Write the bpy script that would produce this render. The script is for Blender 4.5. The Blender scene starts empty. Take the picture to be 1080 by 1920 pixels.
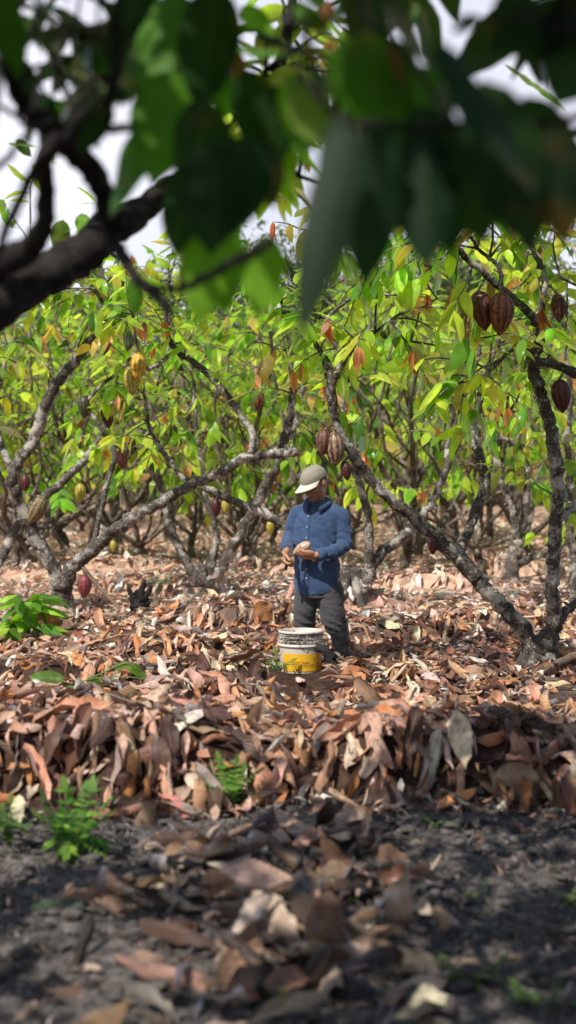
import bpy, bmesh, math, random
import numpy as np
from mathutils import Vector, Matrix, noise as mnoise

R = math.radians
S = bpy.context.scene
COL = S.collection
rng = np.random.default_rng(11)
random.seed(5)

# ------------------------------------------------------------------ camera numbers
F, CX, HY, CH = 2763.0, 540.0, 900.0, 1.4      # focal (px of a 1920 px tall frame), centre column, horizon row, eye height

def P(px, py, d):
    """world point seen at (px,py) lying d metres ahead"""
    return np.array([(px - CX) / F * d, d, CH + (HY - py) / F * d])

# ------------------------------------------------------------------ noise + terrain
def _hash(ix, iy, seed):
    h = (ix.astype(np.int64) * 374761393 + iy.astype(np.int64) * 668265263 + seed * 974711) & 0x7fffffff
    h = (h ^ (h >> 13)) * 1274126177 & 0x7fffffff
    return ((h ^ (h >> 16)) & 0xffff) / 65535.0

def vnoise(x, y, sc, seed=0):
    x = np.asarray(x, float) / sc; y = np.asarray(y, float) / sc
    ix = np.floor(x); iy = np.floor(y); fx = x - ix; fy = y - iy
    fx = fx * fx * (3 - 2 * fx); fy = fy * fy * (3 - 2 * fy)
    a = _hash(ix, iy, seed); b = _hash(ix + 1, iy, seed); c = _hash(ix, iy + 1, seed); d = _hash(ix + 1, iy + 1, seed)
    return (a * (1 - fx) + b * fx) * (1 - fy) + (c * (1 - fx) + d * fx) * fy - 0.5

def sstep(a, b, v):
    t = np.clip((v - a) / (b - a), 0, 1); return t * t * (3 - 2 * t)

def front(x):      # where the bare soil ends and the bank of leaves begins
    x = np.asarray(x, float)
    return 6.22 + 0.10 * np.sin(1.7 * x + 0.5) + 0.22 * vnoise(x, x * 0 + 3.1, 0.42, 4) + 0.10 * vnoise(x, x * 0 + 1.7, 0.13, 14)

RIDGES = [(-1.1, 8.05, .75, .13), (-.45, 8.6, .4, .09), (-.35, 9.7, .5, .12), (-1.7, 9.3, .5, .14), (-.9, 11.2, .7, .14), (.95, 12.3, .6, .15), (1.9, 13.2, .8, .18), (-2.2, 13.0, .7, .15), (.4, 14.8, .8, .2), (-1.6, 16.5, 1., .22), (1.6, 17.0, 1., .22), (0, 19.5, 1.4, .25), (-3, 20.5, 1.3, .25), (3, 21, 1.3, .25)]
def gz(x, y):
    x = np.asarray(x, float); y = np.asarray(y, float)
    f = front(x)
    H = 0.25 + 0.04 * np.sin(2.3 * x + 1) + 0.17 * vnoise(x, y * 0, 0.6, 9)
    z = H * sstep(f, f + 0.40, y) * (1 - 0.9 * sstep(f + 0.5, f + 2.2, y))
    # the ledge behind and left of the worker
    m = np.exp(-((x + 0.55) / 0.75) ** 2)
    z = z + 0.17 * m * sstep(13.3, 13.6, y) * (1 - sstep(14.0, 15.5, y))
    z = z + 0.12 * np.exp(-((x + 1.2) / 0.8) ** 2 - ((y - 9.6) / 0.7) ** 2)
    z = z + 0.20 * sstep(12, 16, y) * vnoise(x, y, 1.9, 2) + 0.10 * sstep(8, 10, y) * vnoise(x, y, 0.8, 5) * 0.8
    for xc, y0, w, h in RIDGES:
        z = z + h * np.exp(-((x - xc) / w) ** 2) * sstep(y0, y0 + .16, y + .12 * np.sin(3.1 * x + xc)) * (1 - sstep(y0 + .3, y0 + 1.1, y))
    z = z - .045 * np.exp(-((x - .09) / .30) ** 2 - ((y - 10.35) / .45) ** 2)
    # the heap of leaves on the bare soil
    z = z + 0.06 * np.exp(-((x + 0.1) / 0.42) ** 2 - ((y - 4.8) / 0.75) ** 2)
    z = z + 0.035 * vnoise(x, y, 0.33, 7) + 0.028 * vnoise(x, y, 0.11, 8) * (y < 9) + 0.016 * vnoise(x, y, 0.045, 10) * (y < 8)
    return z

# ------------------------------------------------------------------ mesh helpers
class Geo:
    def __init__(self): self.v = []; self.q = []; self.uv = []; self.c = []; self.m = []; self.n = 0
    def add(self, v, q, uv=None, c=None, m=0):
        v = np.asarray(v, float); q = np.asarray(q, int)
        self.v.append(v); self.q.append(q + self.n); self.n += len(v)
        self.uv.append(np.zeros((len(v), 2)) if uv is None else uv)
        self.c.append(np.full((len(v), 3), 0.5) if c is None else c)
        self.m.append(np.full(len(q), m, int))
    def build(self, name, mats, parent=None, origin=None, smooth=True):
        v = np.concatenate(self.v); q = np.concatenate(self.q); uv = np.concatenate(self.uv); c = np.concatenate(self.c); m = np.concatenate(self.m)
        if origin is not None: v = v - np.asarray(origin)
        me = bpy.data.meshes.new(name)
        me.vertices.add(len(v)); me.vertices.foreach_set('co', v.astype(np.float32).ravel())
        me.loops.add(q.size); me.loops.foreach_set('vertex_index', q.astype(np.int32).ravel())
        me.polygons.add(len(q)); me.polygons.foreach_set('loop_start', np.arange(0, q.size, 4, dtype=np.int32))
        me.polygons.foreach_set('loop_total', np.full(len(q), 4, dtype=np.int32))
        me.polygons.foreach_set('material_index', m.astype(np.int32))
        me.update(calc_edges=True)
        ul = me.uv_layers.new(name='UVMap'); ul.data.foreach_set('uv', uv[q.ravel()].astype(np.float32).ravel())
        ca = me.color_attributes.new('col', 'FLOAT_COLOR', 'POINT')
        ca.data.foreach_set('color', np.concatenate([c, np.ones((len(c), 1))], 1).astype(np.float32).ravel())
        me.polygons.foreach_set('use_smooth', np.full(len(q), smooth, dtype=bool))
        for mt in (mats if isinstance(mats, (list, tuple)) else [mats]): me.materials.append(mt)
        o = bpy.data.objects.new(name, me); COL.objects.link(o)
        if parent is not None: o.parent = parent
        return o

def tag(o, label=None, cat=None, group=None, kind=None):
    if label: o['label'] = label
    if cat: o['category'] = cat
    if group: o['group'] = group
    if kind: o['kind'] = kind
    return o

def empty(name, loc, label, cat, group=None, rz=0.0):
    o = bpy.data.objects.new(name, None); COL.objects.link(o)
    o.empty_display_size = 0.1; o.location = [float(a) for a in loc]; o.rotation_euler = (0, 0, rz)
    return tag(o, label, cat, group)

def norm(a):
    a = np.asarray(a, float); return a / np.maximum(np.linalg.norm(a, axis=-1, keepdims=True), 1e-9)

def spline(pts, sub=5):
    """Catmull-Rom through rows of pts (any number of columns)"""
    p = np.asarray(pts, float)
    if len(p) < 3: 
        t = np.linspace(0, 1, sub * 2 + 1)[:, None]; return p[0] * (1 - t) + p[-1] * t
    p = np.vstack([2 * p[0] - p[1], p, 2 * p[-1] - p[-2]])
    out = []
    for i in range(1, len(p) - 2):
        for k in range(sub):
            t = k / sub
            out.append(0.5 * (2 * p[i] + (p[i + 1] - p[i - 1]) * t + (2 * p[i - 1] - 5 * p[i] + 4 * p[i + 1] - p[i + 2]) * t * t
                              + (3 * p[i] - p[i - 1] - 3 * p[i + 1] + p[i + 2]) * t ** 3))
    out.append(p[-2]); return np.array(out)

def tube(g, pts, rad, k=8, m=0, col=(0.5, 0.5, 0.5), knob=0.0, cap=True, rg=None):
    pts = np.asarray(pts, float); rad = np.asarray(rad, float) * np.ones(len(pts))
    T = norm(np.gradient(pts, axis=0))
    if cap:
        pts = np.vstack([pts[0] - T[0] * rad[0] * .15, pts, pts[-1] + T[-1] * rad[-1] * .15]); rad = np.concatenate([[rad[0] * .02], rad, [rad[-1] * .02]])
        T = np.vstack([T[0], T, T[-1]])
    n = len(pts); up = np.array([0, 0, 1.0]) if abs(T[0][2]) < .9 else np.array([1.0, 0, 0])
    A = norm(np.cross(T[0], up)); As = []
    for i in range(n):
        A = A - T[i] * A.dot(T[i]); A = A / max(np.linalg.norm(A), 1e-9); As.append(A)
    As = np.array(As); B = np.cross(T, As)
    th = np.linspace(0, 2 * np.pi, k, endpoint=False)
    rr = rad[:, None] * np.ones((n, k))
    if knob > 0 and rg is not None:
        sm = rg.normal(0, 1, n); sm = (np.roll(sm, 1) + 2 * sm + np.roll(sm, -1)) / 4
        rr = rr * (1 + knob * sm[:, None] * .55 + knob * rg.normal(0, 1, (n, k)) * .75)
    v = pts[:, None, :] + rr[..., None] * (np.cos(th)[None, :, None] * As[:, None, :] + np.sin(th)[None, :, None] * B[:, None, :])
    i = np.arange(n - 1)[:, None] * k; j = np.arange(k)[None, :]; j2 = (j + 1) % k
    q = np.stack([i + j, i + j2, i + k + j2, i + k + j], -1).reshape(-1, 4)
    uv = np.stack(np.broadcast_arrays(j / k, (np.arange(n) / max(n - 1, 1))[:, None]), -1).reshape(-1, 2)
    g.add(v.reshape(-1, 3), q, uv, np.tile(np.asarray(col, float), (n * k, 1)), m)

def leaves(g, base, dirv, nrm, L, W, bend, roll, twist, wav, col, nl=6, nw=4, m=0, rg=rng, shape=0, crump=0.0):
    """a batch of leaf blades: base point, direction, face normal, length, width, curl along, curl across"""
    base = np.atleast_2d(base).astype(float); n = len(base)
    f = lambda a: np.ones(n) * np.asarray(a, float)
    L, W, bend, roll, twist, wav = map(f, (L, W, bend, roll, twist, wav))
    bend = np.where(np.abs(bend) < 1e-3, 1e-3, bend); roll = np.where(np.abs(roll) < 1e-3, 1e-3, roll)
    col = np.ones((n, 3)) * np.asarray(col, float)
    Y = norm(np.ones((n, 3)) * np.asarray(dirv, float)); N0 = np.ones((n, 3)) * np.asarray(nrm, float)
    X = norm(np.cross(Y, N0)); N = np.cross(X, Y)
    s = np.linspace(0, 1, nl + 1); t = np.linspace(-1, 1, nw + 1)
    w = (s ** .62) * ((1 - s) ** .95); w = w / w.max(); w = np.maximum(w * (1 - .35 * sstep(.80, 1.0, s)), .025)
    if shape == 1: w = np.maximum((s ** .4) * ((1 - s) ** .45), .05); w = w / w.max()
    a = bend[:, None] * s[None, :]
    y = L[:, None] * np.sin(a) / bend[:, None]; z = L[:, None] * (1 - np.cos(a)) / bend[:, None]
    h = t[None, None, :] * w[None, :, None] * np.ones((n, 1, 1))
    phi = roll[:, None, None] * h; hw = (W / 2)[:, None, None]
    x = hw * np.sin(phi) / roll[:, None, None]; u = hw * (1 - np.cos(phi)) / roll[:, None, None]
    ph = rg.uniform(0, 6.28, n)[:, None, None]; fr = rg.uniform(1.6, 3.6, n)[:, None, None]
    side = np.sign(t)[None, None, :]
    u = u + wav[:, None, None] * W[:, None, None] * np.sin(6.28 * fr * s[None, :, None] + ph + side * 1.1) * (np.abs(h) ** 1.3)
    if crump > 0:
        for am, fs, ft in ((1.0, (.5, 1.6), (.6, 2.0)), (.5, (1.5, 3.5), (1.5, 4.0))):
            u = u + crump * am * W[:, None, None] * rg.uniform(.4, 1.2, (n, 1, 1)) * np.sin(6.28 * rg.uniform(*fs, (n, 1, 1)) * s[None, :, None] + rg.choice([-1, 1], (n, 1, 1)) * rg.uniform(*ft, (n, 1, 1)) * t[None, None, :] + rg.uniform(0, 6.28, (n, 1, 1)))
        x = x * (1 + crump * rg.normal(0, .8, x.shape))
    tw = twist[:, None, None] * s[None, :, None]
    x, u = x * np.cos(tw) - u * np.sin(tw), x * np.sin(tw) + u * np.cos(tw)
    yy = y[..., None] - u * np.sin(a)[..., None]; zz = z[..., None] + u * np.cos(a)[..., None]
    v = base[:, None, None, :] + x[..., None] * X[:, None, None, :] + yy[..., None] * Y[:, None, None, :] + zz[..., None] * N[:, None, None, :]
    k = (nl + 1) * (nw + 1)
    i = np.arange(nl)[:, None] * (nw + 1); j = np.arange(nw)[None, :]
    q0 = np.stack([i + j, i + j + 1, i + nw + 2 + j, i + nw + 1 + j], -1).reshape(-1, 4)
    q = (q0[None] + (np.arange(n) * k)[:, None, None]).reshape(-1, 4)
    uv = np.stack(np.broadcast_arrays((t * .5 + .5)[None, :], s[:, None]), -1).reshape(-1, 2)
    g.add(v.reshape(-1, 3), q, np.tile(uv, (n, 1)), np.repeat(col, k, 0), m)

def rand_dir(n, rg=rng): return norm(rg.normal(0, 1, (n, 3)))
def pick(pal, wts, n, rg=rng, jit=.18):
    pal = np.asarray(pal, float); i = rg.choice(len(pal), n, p=np.asarray(wts) / np.sum(wts))
    return np.clip(pal[i] * (1 + rg.normal(0, jit, (n, 1))) * (1 + rg.normal(0, .06, (n, 3))), .004, .9)

# ------------------------------------------------------------------ materials
def mat(name):
    m = bpy.data.materials.new(name); m.use_nodes = True; nt = m.node_tree
    for n in list(nt.nodes): nt.nodes.remove(n)
    out = nt.nodes.new('ShaderNodeOutputMaterial')
    def nd(t, **kw):
        n = nt.nodes.new('ShaderNode' + t)
        for k, v in kw.items():
            if k.startswith('_'): setattr(n, k[1:], v)
            else: n.inputs[k.replace('__', ' ')].default_value = v
        return n
    ln = lambda a, b: nt.links.new(a, b)
    return m, nt, out, nd, ln

def mathn(nd, ln, op, a, b=None, c=None):
    n = nd('Math', _operation=op)
    for i, v in enumerate((a, b, c)):
        if v is None: continue
        if isinstance(v, (int, float)): n.inputs[i].default_value = v
        else: ln(v, n.inputs[i])
    return n.outputs[0]

def mixc(nd, ln, fac, a, b, blend='MIX'):
    n = nd('Mix', _data_type='RGBA', _blend_type=blend)
    for i, v in ((0, fac), (6, a), (7, b)):
        if isinstance(v, (int, float)): n.inputs[i].default_value = v
        elif isinstance(v, tuple): n.inputs[i].default_value = (*v, 1)
        else: ln(v, n.inputs[i])
    return n.outputs[2]

def ramp(nd, ln, fac, stops):
    n = nd('ValToRGB'); e = n.color_ramp.elements
    while len(e) > 1: e.remove(e[-1])
    for i, (p, c) in enumerate(stops):
        x = e[0] if i == 0 else e.new(p)
        x.position = p; x.color = (*c, 1) if isinstance(c, tuple) else (c, c, c, 1)
    ln(fac, n.inputs[0]); return n.outputs[0]

def leaf_mat(name, transl=.45, gloss=.35, rough=.38, tcol=(1.5, 1.6, .5), spots=0.0, vein=.5, bump=.35, blotch=0.0):
    m, nt, out, nd, ln = mat(name)
    at = nd('Attribute', _attribute_name='col'); uvn = nd('UVMap'); sep = nd('SeparateXYZ'); ln(uvn.outputs[0], sep.inputs[0])
    au = mathn(nd, ln, 'ABSOLUTE', mathn(nd, ln, 'SUBTRACT', sep.outputs[0], .5))
    # ribs leaving the midrib at a slant
    ph = mathn(nd, ln, 'SUBTRACT', mathn(nd, ln, 'MULTIPLY', sep.outputs[1], 13.0), mathn(nd, ln, 'MULTIPLY', au, 7.0))
    saw = mathn(nd, ln, 'ABSOLUTE', mathn(nd, ln, 'SUBTRACT', mathn(nd, ln, 'FRACT', ph), .5))
    rib = ramp(nd, ln, saw, [(0, 1.0), (.07, .35), (.2, 0.0)])
    mid = ramp(nd, ln, au, [(0, 1.0), (.02, .8), (.05, 0.0)])
    ve = mathn(nd, ln, 'MAXIMUM', rib, mid)
    base = mixc(nd, ln, mathn(nd, ln, 'MULTIPLY', ve, vein), at.outputs[0], (.30, .30, .16) if spots == 0 else (.40, .30, .22))
    tc = nd('TexCoord'); nz = nd('TexNoise', Scale=9.0, Detail=4.0); ln(tc.outputs['Object'], nz.inputs['Vector'])
    base = mixc(nd, ln, .55, base, ramp(nd, ln, nz.outputs[0], [(.25, .35), (.5, 1.0), (.75, 1.5)]), 'MULTIPLY')
    if blotch > 0:
        n3 = nd('TexNoise', Scale=7.0, Detail=3.0); ln(tc.outputs['Object'], n3.inputs['Vector'])
        base = mixc(nd, ln, mathn(nd, ln, 'MULTIPLY', ramp(nd, ln, n3.outputs[0], [(.60, 0.0), (.70, 1.0)]), blotch), base, (.26, .12, .03))
    if spots > 0:
        n2 = nd('TexNoise', Scale=38.0, Detail=3.0); ln(tc.outputs['Object'], n2.inputs['Vector'])
        base = mixc(nd, ln, mathn(nd, ln, 'MULTIPLY', ramp(nd, ln, n2.outputs[0], [(.5, 0.0), (.72, 1.0)]), spots), base, (.07, .045, .035))
    geo = nd('NewGeometry')
    under = mixc(nd, ln, geo.outputs['Backfacing'], base, mixc(nd, ln, .3, base, (.34, .42, .12) if spots == 0 else (.34, .22, .15)))
    bp = nd('Bump', Strength=bump, Distance=.004); bp.invert = True; ln(ve, bp.inputs['Height'])
    df = nd('BsdfDiffuse'); ln(under, df.inputs[0]); ln(bp.outputs[0], df.inputs['Normal'])
    tr = nd('BsdfTranslucent'); ln(mixc(nd, ln, 1.0, base, tcol, 'MULTIPLY'), tr.inputs[0]); ln(bp.outputs[0], tr.inputs['Normal'])
    ms = nd('MixShader'); ms.inputs[0].default_value = transl; ln(df.outputs[0], ms.inputs[1]); ln(tr.outputs[0], ms.inputs[2])
    gl = nd('BsdfGlossy', Roughness=rough); gl.inputs[0].default_value = (.9, .95, 1, 1); ln(bp.outputs[0], gl.inputs['Normal'])
    fr = nd('Fresnel', IOR=1.42); ln(bp.outputs[0], fr.inputs['Normal'])
    m2 = nd('MixShader'); ln(mathn(nd, ln, 'MULTIPLY', fr.outputs[0], gloss * 2.2), m2.inputs[0]); ln(ms.outputs[0], m2.inputs[1]); ln(gl.outputs[0], m2.inputs[2])
    ln(m2.outputs[0], out.inputs[0]); return m

M = {}
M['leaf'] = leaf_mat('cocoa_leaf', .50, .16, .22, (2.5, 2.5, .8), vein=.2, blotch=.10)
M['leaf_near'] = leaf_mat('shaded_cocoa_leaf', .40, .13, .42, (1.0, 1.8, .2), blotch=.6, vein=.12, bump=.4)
M['dry'] = leaf_mat('dry_leaf', .12, .22, .45, (1.4, .9, .5), spots=.5, vein=.25, bump=.8)
M['weed'] = leaf_mat('weed_leaf', .45, .2, .45, (1.4, 1.6, .5), vein=.2)

def bark_mat(name, dark=(.016, .013, .011), mid=(.085, .070, .058), pale=(.62, .57, .50), lich=.70):
    m, nt, out, nd, ln = mat(name)
    tc = nd('TexCoord')
    n1 = nd('TexNoise', Scale=14.0, Detail=8.0, Roughness=.65); ln(tc.outputs['Object'], n1.inputs['Vector'])
    n2 = nd('TexNoise', Scale=5.0, Detail=6.0, Roughness=.7); ln(tc.outputs['Object'], n2.inputs['Vector'])
    n3 = nd('TexNoise', Scale=60.0, Detail=4.0, Roughness=.7); ln(tc.outputs['Object'], n3.inputs['Vector'])
    vo = nd('TexVoronoi', Scale=30.0); ln(tc.outputs['Object'], vo.inputs['Vector'])
    base = ramp(nd, ln, n1.outputs[0], [(.3, dark), (.5, mid), (.72, tuple(c * 1.5 for c in mid))])
    lm = ramp(nd, ln, mathn(nd, ln, 'ADD', n2.outputs[0], mathn(nd, ln, 'MULTIPLY', mathn(nd, ln, 'SUBTRACT', n3.outputs[0], .5), .35)), [(.50, 0.0), (.60, 1.0)])
    base = mixc(nd, ln, mathn(nd, ln, 'MULTIPLY', lm, lich), base, pale)
    sp = ramp(nd, ln, vo.outputs[0], [(.12, 1.0), (.22, 0.0)])
    base = mixc(nd, ln, mathn(nd, ln, 'MULTIPLY', sp, lich * .7), base, tuple(c * 1.2 for c in pale))
    b = nd('Bump', Strength=.9, Distance=.012); ln(mathn(nd, ln, 'ADD', n1.outputs[0], mathn(nd, ln, 'MULTIPLY', n3.outputs[0], .6)), b.inputs['Height'])
    p = nd('BsdfPrincipled', Roughness=.85); p.inputs['Specular IOR Level'].default_value = .25
    ln(base, p.inputs['Base Color']); ln(b.outputs[0], p.inputs['Normal']); ln(p.outputs[0], out.inputs[0]); return m
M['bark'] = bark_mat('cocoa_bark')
M['bark_dark'] = bark_mat('shaded_bark', (.006, .005, .004), (.016, .013, .011), (.07, .062, .055), .3)  # near limbs' bark, crown shade darkened into the colour
M['bark_row'] = bark_mat('row_bark', (.025, .020, .016), (.105, .080, .064), (.46, .40, .34), .5)
M['stick'] = bark_mat('dry_stick', (.05, .035, .025), (.17, .12, .085), (.38, .32, .27), .2)
M['char'] = bark_mat('charred_wood', (.006, .005, .005), (.018, .016, .015), (.06, .055, .05), .3)

def plain(name, col, rough=.6, nscale=40, namt=.25, bump=.2, bd=.003, spec=.4, sub=0, stretch=None):
    m, nt, out, nd, ln = mat(name)
    tc = nd('TexCoord'); n1 = nd('TexNoise', Scale=nscale, Detail=5.0, Roughness=.6)
    if stretch:
        mp = nd('Mapping'); mp.inputs['Scale'].default_value = stretch; ln(tc.outputs['Object'], mp.inputs[0]); ln(mp.outputs[0], n1.inputs['Vector'])
    else: ln(tc.outputs['Object'], n1.inputs['Vector'])
    c = mixc(nd, ln, namt, col, ramp(nd, ln, n1.outputs[0], [(.3, .3), (.5, 1.0), (.7, 1.7)]), 'MULTIPLY')
    b = nd('Bump', Strength=bump, Distance=bd); ln(n1.outputs[0], b.inputs['Height'])
    p = nd('BsdfPrincipled', Roughness=rough); p.inputs['Specular IOR Level'].default_value = spec
    if sub: p.inputs['Subsurface Weight'].default_value = sub; p.inputs['Subsurface Radius'].default_value = (.01, .004, .002)
    ln(c, p.inputs['Base Color']); ln(b.outputs[0], p.inputs['Normal']); ln(p.outputs[0], out.inputs[0]); return m

def soil_mat():
    m, nt, out, nd, ln = mat('garden_soil')
    tc = nd('TexCoord'); at = nd('Attribute', _attribute_name='col')
    sp = nd('SeparateColor'); ln(at.outputs[0], sp.inputs[0])
    n1 = nd('TexNoise', Scale=22.0, Detail=9.0, Roughness=.7); ln(tc.outputs['Object'], n1.inputs['Vector'])
    n2 = nd('TexNoise', Scale=3.0, Detail=5.0); ln(tc.outputs['Object'], n2.inputs['Vector'])
    vo = nd('TexVoronoi', Scale=55.0); ln(tc.outputs['Object'], vo.inputs['Vector'])
    v2 = nd('TexVoronoi', Scale=11.0); ln(tc.outputs['Object'], v2.inputs['Vector']); bw = nd('RGBToBW'); ln(v2.outputs['Color'], bw.inputs[0]); tone = ramp(nd, ln, bw.outputs[0], [(.2, .25), (.8, 1.2)])
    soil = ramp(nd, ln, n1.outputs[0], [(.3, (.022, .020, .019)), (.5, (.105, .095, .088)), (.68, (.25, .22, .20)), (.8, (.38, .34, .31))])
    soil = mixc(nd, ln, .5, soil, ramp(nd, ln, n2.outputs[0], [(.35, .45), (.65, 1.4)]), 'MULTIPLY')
    lit = mixc(nd, ln, .75, mixc(nd, ln, .5, (.075, .042, .030), tone, 'MULTIPLY'), ramp(nd, ln, n1.outputs[0], [(.3, .2), (.5, .9), (.7, 1.7)]), 'MULTIPLY')  # ground under near litter, shade of the leaf gaps put into its colour
    lit = mixc(nd, ln, sp.outputs[1], lit, mixc(nd, ln, .6, (.62, .40, .29), tone, 'MULTIPLY'))  # far ground goes paler, sunlight painted into its colour
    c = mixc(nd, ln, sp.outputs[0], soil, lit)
    b = nd('Bump', Strength=.8, Distance=.012); ln(mathn(nd, ln, 'ADD', n1.outputs[0], mathn(nd, ln, 'MULTIPLY', vo.outputs[0], .4)), b.inputs['Height'])
    p = nd('BsdfPrincipled', Roughness=.95); p.inputs['Specular IOR Level'].default_value = .15
    ln(c, p.inputs['Base Color']); ln(b.outputs[0], p.inputs['Normal']); ln(p.outputs[0], out.inputs[0]); return m
M['soil'] = soil_mat()
M['clod'] = plain('soil_clod', (.10, .088, .080), .95, 30, .7, .8, .01, .15)

def pod_mat(name, a, b):
    m, nt, out, nd, ln = mat(name)
    tc = nd('TexCoord'); at = nd('Attribute', _attribute_name='col'); sp = nd('SeparateColor'); ln(at.outputs[0], sp.inputs[0])
    n1 = nd('TexNoise', Scale=40.0, Detail=5.0); ln(tc.outputs['Object'], n1.inputs['Vector'])
    n2 = nd('TexNoise', Scale=140.0, Detail=3.0); ln(tc.outputs['Object'], n2.inputs['Vector'])
    f = mathn(nd, ln, 'ADD', sp.outputs[0], mathn(nd, ln, 'MULTIPLY', mathn(nd, ln, 'SUBTRACT', n1.outputs[0], .5), 1.5))
    c = ramp(nd, ln, f, [(.25, a), (.8, b)])
    c = mixc(nd, ln, .4, c, ramp(nd, ln, n2.outputs[0], [(.35, .45), (.6, 1.3)]), 'MULTIPLY')
    bb = nd('Bump', Strength=.5, Distance=.004); ln(n2.outputs[0], bb.inputs['Height'])
    p = nd('BsdfPrincipled', Roughness=.5); ln(c, p.inputs['Base Color']); ln(bb.outputs[0], p.inputs['Normal']); ln(p.outputs[0], out.inputs[0]); return m
PODM = {
    'darkred': pod_mat('pod_dark_red', (.045, .012, .010), (.22, .060, .030)),
    'brownred': pod_mat('pod_brown_red', (.075, .018, .012), (.36, .12, .05)),
    'maroon': pod_mat('pod_maroon', (.035, .008, .010), (.14, .030, .030)),
    'crimson': pod_mat('pod_crimson', (.12, .018, .022), (.33, .085, .075)),
    'pink': pod_mat('pod_pink', (.16, .04, .05), (.38, .14, .14)),
    'striped': pod_mat('pod_striped', (.075, .020, .018), (.42, .30, .19)),
    'redgreen': pod_mat('pod_red_green', (.09, .035, .02), (.30, .26, .11)),
    'yellow': pod_mat('pod_yellow', (.45, .22, .012), (.85, .55, .05)),
    'yellowgreen': pod_mat('pod_yellow_green', (.26, .20, .02), (.56, .46, .08)),
    'green': pod_mat('pod_green', (.05, .07, .02), (.24, .26, .12)),
    'darkgreen': pod_mat('pod_dark_green', (.02, .025, .012), (.09, .085, .045)),
    'brown': pod_mat('pod_brown', (.05, .02, .012), (.22, .09, .05)),
    'husk': pod_mat('pod_husk', (.40, .25, .17), (.68, .55, .44)),
}

# ------------------------------------------------------------------ world, sun, camera
W = bpy.data.worlds.new('World'); S.world = W; W.use_nodes = True
wn = W.node_tree
for n in list(wn.nodes): wn.nodes.remove(n)
SUN_DIR = norm(np.array([-.38, -.50, .78]))
wo = wn.nodes.new('ShaderNodeOutputWorld'); bg = wn.nodes.new('ShaderNodeBackground'); sky = wn.nodes.new('ShaderNodeTexSky')
sky.sky_type = 'NISHITA'; sky.sun_disc = False; sky.sun_elevation = math.asin(SUN_DIR[2]); sky.sun_rotation = math.atan2(SUN_DIR[0], SUN_DIR[1])
sky.air_density = 1.0; sky.dust_density = 1.5; sky.ozone_density = 1.0
tcw = wn.nodes.new('ShaderNodeTexCoord'); nzw = wn.nodes.new('ShaderNodeTexNoise'); nzw.inputs['Scale'].default_value = 2.2; nzw.inputs['Detail'].default_value = 6
wn.links.new(tcw.outputs['Generated'], nzw.inputs['Vector'])
rw = wn.nodes.new('ShaderNodeValToRGB'); rw.color_ramp.elements[0].position = .32; rw.color_ramp.elements[0].color = (.45, .45, .45, 1); rw.color_ramp.elements[1].position = .62; rw.color_ramp.elements[1].color = (.95, .95, .95, 1)
wn.links.new(nzw.outputs[0], rw.inputs[0])
mxw = wn.nodes.new('ShaderNodeMix'); mxw.data_type = 'RGBA'
sxy = wn.nodes.new('ShaderNodeSeparateXYZ'); wn.links.new(tcw.outputs['Generated'], sxy.inputs[0])
mrw = wn.nodes.new('ShaderNodeMapRange'); mrw.interpolation_type = 'SMOOTHSTEP'; mrw.inputs[1].default_value = .25; mrw.inputs[2].default_value = .48; mrw.inputs[3].default_value = 1; mrw.inputs[4].default_value = .0
wn.links.new(sxy.outputs[2], mrw.inputs[0]); mmw = wn.nodes.new('ShaderNodeMath'); mmw.operation = 'MULTIPLY'
wn.links.new(rw.outputs[0], mmw.inputs[0]); wn.links.new(mrw.outputs[0], mmw.inputs[1]); mr2 = wn.nodes.new('ShaderNodeMapRange'); mr2.interpolation_type = 'SMOOTHSTEP'; mr2.inputs[1].default_value = .0; mr2.inputs[2].default_value = .75; mr2.inputs[3].default_value = .08; mr2.inputs[4].default_value = 1
wn.links.new(sxy.outputs[1], mr2.inputs[0]); mm2 = wn.nodes.new('ShaderNodeMath'); mm2.operation = 'MULTIPLY'
wn.links.new(mmw.outputs[0], mm2.inputs[0]); wn.links.new(mr2.outputs[0], mm2.inputs[1]); wn.links.new(mm2.outputs[0], mxw.inputs[0]); wn.links.new(sky.outputs[0], mxw.inputs[6]); mxw.inputs[7].default_value = (12.0, 11.7, 12.6, 1)   # thin bright cloud and haze, thickest towards the horizon
wn.links.new(mxw.outputs[2], bg.inputs[0]); bg.inputs[1].default_value = .108; wn.links.new(bg.outputs[0], wo.inputs[0])

sl = bpy.data.lights.new('sun', 'SUN'); sl.energy = 5.0; sl.angle = R(.55); sl.color = (1, .95, .87)
so = bpy.data.objects.new('sun', sl); COL.objects.link(so); so.location = (-4, -4, 12)
so.rotation_euler = Vector(SUN_DIR).to_track_quat('Z', 'Y').to_euler()

cd = bpy.data.cameras.new('camera'); cam = bpy.data.objects.new('camera', cd); COL.objects.link(cam); S.camera = cam
cam.location = (0, 0, CH); cam.rotation_euler = (R(90), 0, 0)
cd.sensor_fit = 'VERTICAL'; cd.sensor_height = 36; cd.lens = F / 1920 * 36; cd.shift_y = -(960 - HY) / 1920
cd.clip_start = .05; cd.clip_end = 2000
cd.dof.use_dof = True; cd.dof.focus_distance = 11.0; cd.dof.aperture_fstop = 1.75; cd.dof.aperture_blades = 9
S.view_settings.view_transform = 'Standard'; S.view_settings.look = 'None'; S.view_settings.exposure = 0; S.view_settings.gamma = 1
S.cycles.use_denoising = True; S.cycles.denoiser = 'OPENIMAGEDENOISE'
S.cycles.max_bounces = 8; S.cycles.diffuse_bounces = 3; S.cycles.glossy_bounces = 2; S.cycles.transmission_bounces = 4; S.cycles.transparent_max_bounces = 4
S.cycles.sample_clamp_indirect = 6; S.cycles.caustics_reflective = False; S.cycles.caustics_refractive = False

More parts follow.
